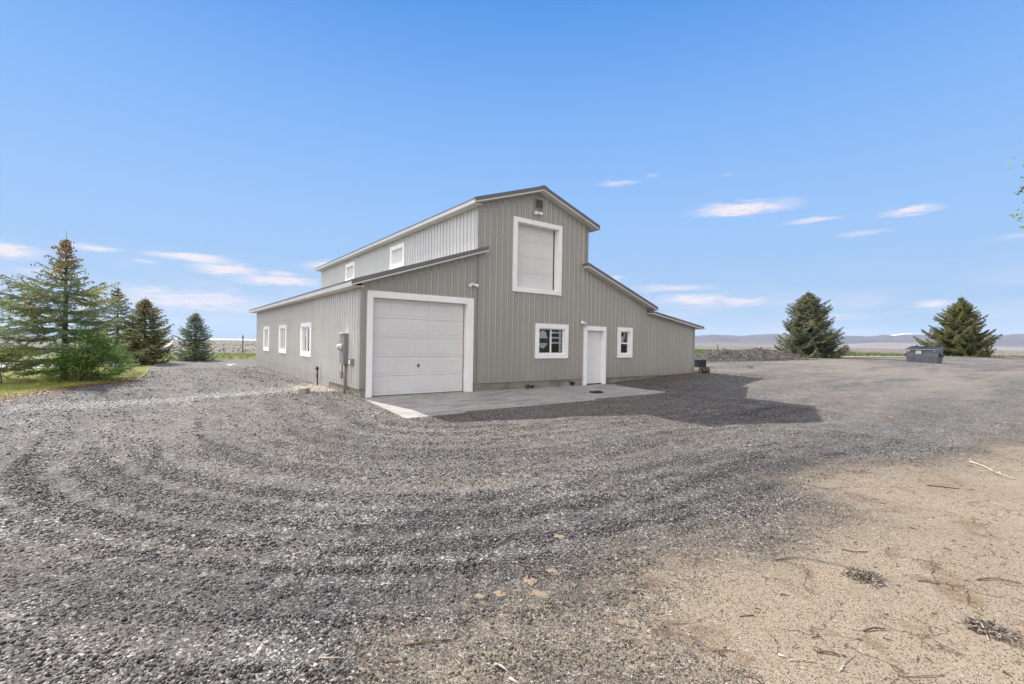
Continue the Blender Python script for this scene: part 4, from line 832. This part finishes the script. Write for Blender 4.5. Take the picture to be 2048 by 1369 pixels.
spruce('spruce_tree',-7.0,10.4,4.98,2.45,'largest open-branched spruce with brown cones at the far left, shrub at its base',G1,3,gap=.35,per=300,nl=.042,w=.0056,brown=.5,spiky=.35,nb=8,droop=.08,ph=-.925,
  profile=([0,.1,.3,.5,.60,.66,.74,.85,.95,1],[.85,.95,1.0,.92,.82,.34,.24,.14,.05,.01]))
spruce('spruce_tree',-6.3,22.6,4.4,1.75,'sparse grayish spruce between the big spruce and the dense brownish one',[(.20,.225,.14),(.16,.18,.11),(.23,.23,.13)],5,gap=.27,per=150,nl=.06,w=.008,brown=.1,spiky=.4,nb=8)
spruce('spruce_tree',-5.05,22.4,3.75,1.45,'dense olive spruce with browned top, second tree from the big spruce',GD,6,gap=.18,per=170,nl=.06,w=.009,brown=.22,spiky=.2,nb=8,profile=([0,.15,.4,.7,.85,1],[.85,1,.92,.55,.28,.03]))
spruce('spruce_tree',-2.45,25.4,3.15,1.5,'compact blue-green spruce standing alone left of the barn',GB,7,gap=.17,per=170,nl=.06,w=.010,spiky=.3,nb=8,pw_=.75,z0=.1)
spruce('spruce_tree',41.2,5.3,5.65,2.55,'dense bluish spruce beside the gravel pile',[(.19,.22,.14),(.13,.165,.125),(.25,.255,.14)],8,gap=.24,per=100,nl=.09,w=.017,spiky=.35,nb=11,brown=.12,profile=([0,.1,.3,.5,.75,.9,1],[.78,1,.95,.75,.5,.22,.03]),lean=(-.1,0))
spruce('spruce_tree',84.7,3.0,8.3,4.0,'olive green spruce behind the dumpster with reddish brown top',[(.20,.21,.08),(.13,.15,.065),(.24,.22,.085)],9,gap=.36,per=60,nl=.14,w=.026,spiky=.4,nb=10,brown=.12,profile=([0,.1,.3,.5,.75,.88,1],[.9,1,.92,.66,.4,.14,.02]))
# broad-leaf saplings
def leafy(name,x,y,blobs,n,size,label,cat,cols,stems=8,zb=None,sj=.5,leafdrop=.3):
    z=float(zg(x,y)) if zb is None else zb; root=empty(name,(x,y,z),label,cat); tr=MB(); V=[];F=[];C=[]
    B=np.array(blobs,float); wts=B[:,3]*B[:,4]*B[:,5]; wts/=wts.sum()
    for k in range(stems):
        b=B[RNG.choice(len(B),p=wts)]; t=Vector((b[0]+RNG.uniform(-1,1)*b[3]*sj,b[1]+RNG.uniform(-1,1)*b[4]*sj,b[2]+RNG.uniform(-.2,.7)*b[5])); s=Vector((RNG.normal(0,.12),RNG.normal(0,.12),-.05)); mid=s.lerp(t,.5)+Vector((RNG.normal(0,.06),RNG.normal(0,.06),.08*t.z))
        tr.tube([s,s.lerp(mid,.5),mid,mid.lerp(t,.5)+Vector((0,0,.04)),t],[.018,.014,.010,.006,.003],6)
    tr.build('stems',M['bark'],root)
    # leaf clumps
    nc=max(20,n//28); ci=RNG.choice(len(B),nc,p=wts); u=RNG.normal(0,1,(nc,3)); u/=np.linalg.norm(u,axis=1)[:,None]; rr=RNG.uniform(0.25,1,(nc,1))**.45; cen=B[ci,:3]+u*rr*B[ci,3:6]
    cb=np.array(cols)[RNG.integers(0,len(cols),nc)]*RNG.uniform(.7,1.3,(nc,1))
    k=RNG.integers(0,nc,n); p=cen[k]+RNG.normal(0,.085 if size<.1 else .14,(n,3)); a=RNG.uniform(0,6.28,n); d=np.stack([np.cos(a),np.sin(a),RNG.uniform(-.9,.3,n)],1); d/=np.linalg.norm(d,axis=1)[:,None]
    up=RNG.normal(0,.5,(n,3))+[0,0,1]; s=np.cross(d,up); s/=np.linalg.norm(s,axis=1)[:,None]; nrm=np.cross(s,d); L=size*RNG.uniform(.6,1.2,(n,1))
    Vv=np.stack([p,p+d*L*.45+s*L*.3-nrm*L*.06,p+d*L,p+d*L*.45-s*L*.3-nrm*L*.06],1).reshape(-1,3); Vv[:,2]=np.maximum(Vv[:,2],.0)
    np_mesh('leaves',Vv,np.arange(4*n).reshape(-1,4),M['leafmat'],root,np.repeat(cb[k]*RNG.uniform(.8,1.2,(n,1)),4,0)); return root
LG=[(.16,.31,.06),(.12,.25,.05),(.24,.36,.07),(.18,.32,.08)]
leafy('sapling_bush',-6.25,9.1,[(0,0,.9,.5,.45,.5),(.6,.1,.95,.42,.4,.38),(-.5,0,.7,.42,.4,.45),(-.1,0,1.5,.3,.3,.42),(.3,-.1,.35,.75,.35,.3),(.35,.1,1.5,.28,.25,.25),(-.65,.1,1.15,.3,.3,.22),(.95,.2,.55,.35,.3,.3),(-.9,.1,.35,.3,.3,.3)],12500,.062,'bright green leafy saplings growing at the big spruce\'s foot','bush',LG,22)
leafy('sapling_bush',-8.35,9.0,[(0,0,.95,.5,.4,.28),(-.45,.1,.85,.4,.35,.22)],2600,.055,'small yellowish green sapling under the big spruce\'s left side','bush',[(.15,.20,.04),(.11,.17,.04)],8)
leafy('shrub',58.5,8.2,[(0,0,.6,.8,.8,.6),(.7,.2,.45,.6,.6,.45)],1500,.12,'pale yellow-green shrub at the field edge right of the bluish spruce','shrub',[(.22,.22,.08),(.18,.19,.07)],6)
leafy('broadleaf_tree',6.72,-12.6,[(0,0,4.6,1.0,1.3,1.5),(-.45,.6,3.75,.75,.7,.45),(-.6,.9,3.45,.55,.5,.3),(-.35,.55,5.75,.5,.6,.35),(.3,-.2,5.9,.9,1.1,.8),(.2,0,3.2,.9,1.1,.5)],15000,.075,'broadleaf tree just beyond the right edge, only its leafy tips showing','tree',[(.22,.30,.08),(.30,.34,.10),(.15,.22,.06)],10)
tb=MB(); tb.tube([(6.72,-12.6,-.2),(6.75,-12.55,1.4),(6.7,-12.55,3),(6.77,-12.6,5.2)],[.17,.13,.10,.03],12); tb=tb.build('trunk',M['bark'],bpy.data.objects['broadleaf_tree']); tb.matrix_parent_inverse=Matrix.Translation((-6.72,12.6,-float(zg(6.72,-12.6))))
# leaf litter & grass
def litter():
    n=5200; t=RNG.uniform(0,1,n); e=np.array([(-7.45,3.2),(-7.25,3.9),(-6.95,4.7),(-6.5,6.1),(-5.95,7.4),(-5.0,8.9),(-4.85,10.5)]); k=t*(len(e)-1.001); i=k.astype(int); f=(k-i)[:,None]; p=e[i]*(1-f)+e[i+1]*f+RNG.normal(0,.16,(n,2))+[-.12,0]
    a=RNG.uniform(0,6.28,n); L=RNG.uniform(.012,.04,n)[:,None]; d=np.stack([np.cos(a),np.sin(a),RNG.uniform(-.1,.6,n)],1)*L; s=np.stack([-np.sin(a),np.cos(a),np.zeros(n)],1)*L*.5; o=np.concatenate([p,(zg(p[:,0],p[:,1])+.03)[:,None]],1)
    V=np.stack([o-d,o+s,o+d,o-s],1).reshape(-1,3); c=np.array([(.26,.12,.05),(.30,.17,.08),(.14,.08,.045)])[RNG.integers(0,3,n)]; ob=np_mesh('leaf_litter',V,np.arange(4*n).reshape(-1,4),M['leafmat'],col=np.repeat(c,4,0)); tag(ob,'reddish brown needle and leaf litter along the lawn edge','litter',kind='stuff')
litter()
def debris():
    n=3600; x=RNG.uniform(9.6,15.2,n); y=-.03-RNG.uniform(0,1,n)**1.6*(1.5-.08*(x-9.6)); a=RNG.uniform(0,6.28,n); L=RNG.uniform(.01,.03,n)[:,None]; d=np.stack([np.cos(a),np.sin(a),RNG.uniform(0,.5,n)],1)*L; s=np.stack([-np.sin(a),np.cos(a),np.zeros(n)],1)*L*.45; o=np.stack([x,y,zyard(x,y)+.025],1)
    V=np.stack([o-d,o+s,o+d,o-s],1).reshape(-1,3); c=np.array([(.20,.12,.07),(.15,.10,.065),(.27,.19,.12)])[RNG.integers(0,3,n)]; ob=np_mesh('leaf_debris',V,np.arange(4*n).reshape(-1,4),M['leafmat'],col=np.repeat(c,4,0)); tag(ob,'brown blown debris along the foundation right of the slab','litter',kind='stuff')
debris()
mound_m=NT('loose_tan_soil'); mound_m.base(mound_m.mix(mound_m.noise(mound_m.pos(),90,3),(.20,.145,.09),(.30,.23,.15))); mound_m.l(mound_m.bump(mound_m.noise(mound_m.pos(),160,3),.8,.006),mound_m.bs.inputs['Normal'])
for x,y,r,lb in ((-2.01,-9.73,.085,'round tan ant mound in the gravel, middle of the cluster'),(-2.3,-9.76,.07,'tan ant mound second from the left of the cluster'),(-2.43,-9.70,.055,'tan ant mound at the left end of the cluster'),(-1.80,-9.74,.06,'faint tan ant mound at the right end of the cluster'),(-2.08,-9.93,.085,'tan ant mound nearest the camera in the cluster'),(-1.36,-9.35,.06,'tan ant mound set apart further back in the gravel'),(-1.87,-10.5,.06,'tan ant mound beside the thin brown stick')):
    V=[(0,0,.010)];F=[];ph=random.random()*6
    for j,(q,hh) in enumerate(((.3,.012),(.65,.008),(1,-.006))):
        for k in range(18): a=k*math.pi/9; rr=r*q*(1+.22*math.sin(2*a+ph)+.12*math.sin(5*a+ph*2)+random.uniform(-.14,.14)*(j>0)); V.append((rr*math.cos(a),rr*math.sin(a),hh))
    T=[(0,1+k,1+(k+1)%18) for k in range(18)]
    for j in (0,1):
        for k in range(18): a,b=1+j*18+k,1+j*18+(k+1)%18; T+=[(a,a+18,b+18),(a,b+18,b)]
    o=np_mesh('ant_mound',V,T,mound_m.mat,smooth=True); o.location=(x,y,float(zyard(x,y))+.005); tag(o,lb,'ant mound','tan ant mounds in the gravel')
def grass():
    n=90000; x=RNG.uniform(-13,-4.6,n); y=RNG.uniform(2.2,18.3,n); P=[(-14,0)]+lawn_e[2:]+[(-8,18.2),(-13,16.8)]; k=inpoly(x+.05,y,P)&(RNG.uniform(0,1,n)<S(-y,-19,-3)*.8+.3); x,y=x[k],y[k]; n=len(x)
    a=RNG.uniform(0,6.28,n); h=RNG.uniform(.025,.065,n)*(1+.6*fbm(x,y,1.5,95)); o=np.stack([x,y,zg(x,y)],1); s=np.stack([np.cos(a),np.sin(a),0*a],1)*.004; d=np.stack([RNG.normal(0,.3,n)*h,RNG.normal(0,.3,n)*h,h],1)
    V=np.stack([o-s,o+s,o+d],1).reshape(-1,3); g=fbm(x,y,.9,97)[:,None]; dry=S(fbm(x,y,2,98),.5,.7)[:,None]; c=np.array([(.20,.26,.04)])*(1-g)+np.array([(.34,.34,.07)])*g; c=c*(1-.5*dry)+np.array([(.34,.27,.12)])*.5*dry; c=c*RNG.uniform(.7,1.3,(n,1))
    ob=np_mesh('grass',V,np.arange(3*n).reshape(-1,3),M['grassblade'],col=np.repeat(c,3,0)); tag(ob,'short green lawn grass at the left edge','grass',kind='stuff')
    n=26000; r=RNG.uniform(26,120,n)**1.0; th=np.concatenate([RNG.uniform(-.12,.28,n//2),RNG.uniform(.95,1.5,n-n//2)]); x=-4+r*np.sin(th); y=-12+r*np.cos(th); k=~inpoly(x,y,yp)&(y>(26 if False else -5)); k&=~((x<-4.5)&(y<27)); k&=(x<20)&(r<70)|(x>36); x,y,r=x[k],y[k],r[k]; n=len(x)
    h=RNG.uniform(.06,.2,n)*(.6+r/90); a=RNG.uniform(0,6.28,n); s=np.stack([np.cos(a),np.sin(a),0*a],1)*(.012+.0006*r)[:,None]; d=np.stack([RNG.normal(0,.3,n)*h,RNG.normal(0,.3,n)*h,h],1); o=np.stack([x,y,zg(x,y)-.03],1)
    V=np.stack([o-s,o+s,o+d],1).reshape(-1,3); cr=(x>30)[:,None]; c=np.where(cr,np.array([(.09,.15,.045)]),np.array([(.17,.22,.06)]))*RNG.uniform(.6,1.4,(n,1)); dr=RNG.uniform(0,1,(n,1))<np.where(cr,.1,.25); c=np.where(dr,np.array([(.34,.28,.16)]),c)
    ob=np_mesh('field_grass',V,np.arange(3*n).reshape(-1,3),M['grassblade'],col=np.repeat(c,3,0)); tag(ob,'rough field grass beyond the gravel yard','grass',kind='stuff')
grass()
def sage():
    n=9000; r=np.exp(RNG.uniform(math.log(72),math.log(1400),n)); th=RNG.uniform(-.6,1.6,n); x=-4+r*np.sin(th); y=-12+r*np.cos(th); k=(r>75+80*S(x,20,80)); x,y,r=x[k],y[k],r[k]; n=len(x); V=[];F=[]
    m=6; s=(RNG.uniform(.15,.5,n)*(.6+r/500)); a=RNG.uniform(0,6.28,(n,m)); d=np.stack([np.cos(a),np.sin(a),RNG.uniform(.3,1.0,(n,m))],2)*s[:,None,None]*.6; o=np.stack([x,y,zg(x,y)+(fbm(x,y,.004,31)-.5)*3.0*S(r,150,900)],1)[:,None,:]; sd=np.stack([-np.sin(a),np.cos(a),0*a],2)*s[:,None,None]*.4
    V=np.stack([o-sd-[0,0,.1],o+sd-[0,0,.1],o+d+sd*.4,o+d-sd*.4],2).reshape(-1,3); c=np.array([(.19,.18,.145)])*RNG.uniform(.5,1.5,(n*m,1)); ob=np_mesh('sagebrush',V,np.arange(4*n*m).reshape(-1,4),M['grassblade'],col=np.repeat(c,4,0)); tag(ob,'gray-green sagebrush dotting the far plain','sagebrush',kind='stuff')
sage()
# ------------------------------------------------------------------ fence on the left plain and far poles
fn=empty('wire_fence',(-2,57,float(zg(-2,57))),'thin wire fence with wooden posts crossing the left plain','fence')
fz=lambda x,y:float(zg(x,y))-float(zg(-2,57))
wp=plain('weathered_post',(.13,.11,.09),.9); px=[-16,-11.5,-7,-2.4,2.0,6.5,11]
for x in px:
    m=MB(); m.tube([(x+2,0,fz(x,57)-.3),(x+2,0,fz(x,57)+1.2)],.03,7); m.build('post',wp,fn)
m=MB()
for hh in (.35,.7,1.05): m.tube([(x+2,-.05,fz(x,57)+hh) for x in px],.008,4)
m.build('wire',M['darkmetal'],fn)
z=float(zg(4.05,56.7)); m=MB(); m.tube([(0,0,-.3),(0,0,2.3)],.07,8); m.box(-.12,.12,-.05,.05,2.0,2.12); m=m.build('wooden_pole',wp); m.location=(4.05,56.7,z); tag(m,'tall thin wooden pole standing just left of the barn','pole')
z=float(zg(54,21)); m=MB(); m.tube([(0,0,-.3),(0,0,1.0)],.07,8); m.box(-.08,.08,-.03,.03,.85,.92); m=m.build('wooden_pole',wp); m.location=(54,21,z); tag(m,'short distant pole above the gravel pile\'s left end','pole')
# ------------------------------------------------------------------ haze, light, sky, camera
hz=MB(); hz.box(-5200,9200,-1000,9800,-60,260); h=hz.build('haze',bpy.data.materials.new('haze_air')); tag(h,'thin pale air haze over the plain','haze',kind='stuff')
hm=h.data.materials[0]; hm.use_nodes=True; nt=hm.node_tree; nt.nodes.clear(); o=nt.nodes.new('ShaderNodeOutputMaterial'); pv=nt.nodes.new('ShaderNodeVolumePrincipled'); pv.inputs['Color'].default_value=(.66,.80,1,1); pv.inputs['Density'].default_value=HAZE=8e-5; pv.inputs['Anisotropy'].default_value=.0; nt.links.new(pv.outputs[0],o.inputs['Volume'])
sd=Vector((.30,-1.09,-1.0)).normalized()
sun=bpy.data.lights.new('sun','SUN'); sun.energy=4.25; sun.angle=R(.5); sun.color=(1,.95,.88); so=bpy.data.objects.new('sun',sun); COL.objects.link(so); so.rotation_euler=sd.to_track_quat('-Z','Y').to_euler()
el=math.asin(-sd.z); azm=math.atan2(-sd.x,-sd.y)
W=bpy.data.worlds.new('World'); sc.world=W; W.use_nodes=True; t=W.node_tree; t.nodes.clear()
class WN(NT):
    def __init__(s): s.t=t
w=WN(); out=w.n('ShaderNodeOutputWorld'); bg=w.n('ShaderNodeBackground'); w.l(bg.outputs[0],out.inputs[0]); bg.inputs[1].default_value=.12
sk=w.n('ShaderNodeTexSky',sky_type='NISHITA'); sk.sun_disc=False; sk.sun_elevation=el; sk.sun_rotation=azm; sk.altitude=800; sk.air_density=1.0; sk.dust_density=.4; sk.ozone_density=2.0
tc=w.n('ShaderNodeTexCoord'); sp_=w.n('ShaderNodeSeparateXYZ'); w.l(tc.outputs['Generated'],sp_.inputs[0])
az_=w.math('MULTIPLY',w.math('ARCTAN2',sp_.outputs[0],sp_.outputs[1]),57.2958); el_=w.math('MULTIPLY',w.math('ARCSINE',sp_.outputs[2]),57.2958)
cmb=w.n('ShaderNodeCombineXYZ'); w.l(w.math('MULTIPLY',az_,.28),cmb.inputs[0]); w.l(w.math('MULTIPLY',el_,1.5),cmb.inputs[1])
n1=w.noise(cmb.outputs[0],1.0,5,.6); n2=w.noise(cmb.outputs[0],.35,3,.5)
clouds=[(-10.9,7.0,2.8,.7,1),(-5.1,8.0,2.3,.3,.8),(2.1,8.0,4.1,.38,1),(-1.5,7.2,1.2,.2,.6),(5.3,7.1,3.5,.65,1),(10.2,6.3,4.6,.55,1),(10.5,7.1,2.0,.3,.7),(14.8,8.2,2.7,.6,.8),(2.2,3.7,8.6,1.0,.8),(-6,3.2,5,.6,.6),(9,3.0,6,.5,.55),(18,4.6,5,.5,.5),(70,3.2,6,.4,.4),(52,3.4,5,.5,.5),(-8,5.4,3,.3,.5),(84,9.5,3,.3,.3),(-1.4,4.5,2.6,.5,.7),(48.9,18.5,2.9,.3,.5),(52.8,19.1,1.1,.25,.3),(62.4,14.8,5.2,.62,1),(68.9,12.9,2.6,.3,.7),(76.6,12.7,2.4,.36,.75),(73.0,11.2,2.6,.25,.4),(55.2,6.6,5.3,.4,.6),(57.7,5.2,4.6,.6,.9),(62.3,5.0,3.4,.5,.8),(78.3,4.2,1.5,.3,.8),(73.5,4.3,1.6,.25,.35),(60.8,18.4,.9,.12,.25),(48.5,7.8,1.5,.4,.6)]
acc=None
for a,e,wa,we,s_ in clouds:
    dx=w.math('DIVIDE',w.math('SUBTRACT',az_,a),wa*.82); dy=w.math('DIVIDE',w.math('SUBTRACT',el_,e-.1),we)
    # flatter base, puffier top
    dy=w.math('ADD',dy,w.math('MULTIPLY',w.math('SUBTRACT',n1,.5),3.2))
    d2=w.math('ADD',w.math('MULTIPLY',dx,dx),w.math('MULTIPLY',dy,dy)); g=w.math('MULTIPLY',w.math('EXPONENT',w.math('MULTIPLY',d2,-1.1)),s_)
    acc=g if acc is None else w.math('MAXIMUM',acc,g)
n3=w.noise(cmb.outputs[0],3.2,6,.65); cm=w.mr(w.math('MULTIPLY',acc,w.mr(n3,.3,.62,.45,1.1)),.05,.72,0,.97)
veil=w.math('MULTIPLY',w.mr(el_,9,2,0,.35),w.mr(n2,.4,.65))
K=1/(.12*2**.8)
def k3(*c): return tuple(v*K for v in c)
grad=w.ramp(w.mr(el_,0,50),[(0,(.35,.56,.82)),(.10,(.37,.57,.86)),(.28,(.31,.545,.94)),(.50,(.20,.445,.92)),(.72,(.085,.31,.82)),(1,(.06,.25,.74))])
gs=w.mix(1.0,grad,(K,K,K),'MULTIPLY')
base=w.mix(.03,gs,sk.outputs[0])
cc=w.mix(w.math('MAXIMUM',cm,veil),base,k3(.93,.86,.93))
# added white fill overhead and behind the viewpoint, unseen, to brighten shaded walls
fw=w.math('ADD',w.math('MULTIPLY',sp_.outputs[0],.5955),w.math('MULTIPLY',sp_.outputs[1],.8034))
nb_=w.noise(tc.outputs['Generated'],3.2,6,.6,.4)
fill_mask=w.math('MAXIMUM',w.mr(fw,.42,.02),w.mr(el_,56,74)); fill_mask=w.math('MULTIPLY',fill_mask,w.mr(nb_,.34,.5,.35,1)); fill_mask=w.math('MULTIPLY',fill_mask,w.mr(el_,-2,2))
fill_left=w.math('MAXIMUM',w.math('MINIMUM',w.math('ADD',w.math('MULTIPLY',sp_.outputs[0],-1.05),1.0),2.4),.4); lc=w.n('ShaderNodeCombineColor')  # added fill made brighter towards the left, for the side walls
for i_,k_ in enumerate((1.34,1.28,1.24)): w.l(w.math('MULTIPLY',fill_left,k_*K),lc.inputs[i_])
cc=w.mix(fill_mask,cc,lc.outputs[0])
w.l(cc,bg.inputs[0])
cam=bpy.data.cameras.new('camera'); co=bpy.data.objects.new('camera',cam); COL.objects.link(co); sc.camera=co
cam.sensor_width=36; cam.lens=16.571; cam.clip_start=.05; cam.clip_end=30000
yaw=R(36.548); rol=R(.957)
f=Vector((math.sin(yaw),math.cos(yaw),0)); r=Vector((math.cos(yaw),-math.sin(yaw),0)); u=Vector((0,0,1))
r2=r*math.cos(rol)+u*math.sin(rol); u2=u*math.cos(rol)-r*math.sin(rol)
co.matrix_world=Matrix(((r2.x,u2.x,-f.x,-4.2178),(r2.y,u2.y,-f.y,-12.4344),(r2.z,u2.z,-f.z,1.55),(0,0,0,1)))
vs=sc.view_settings; vs.view_transform='Standard'; vs.look='None'; vs.exposure=.8; vs.gamma=1
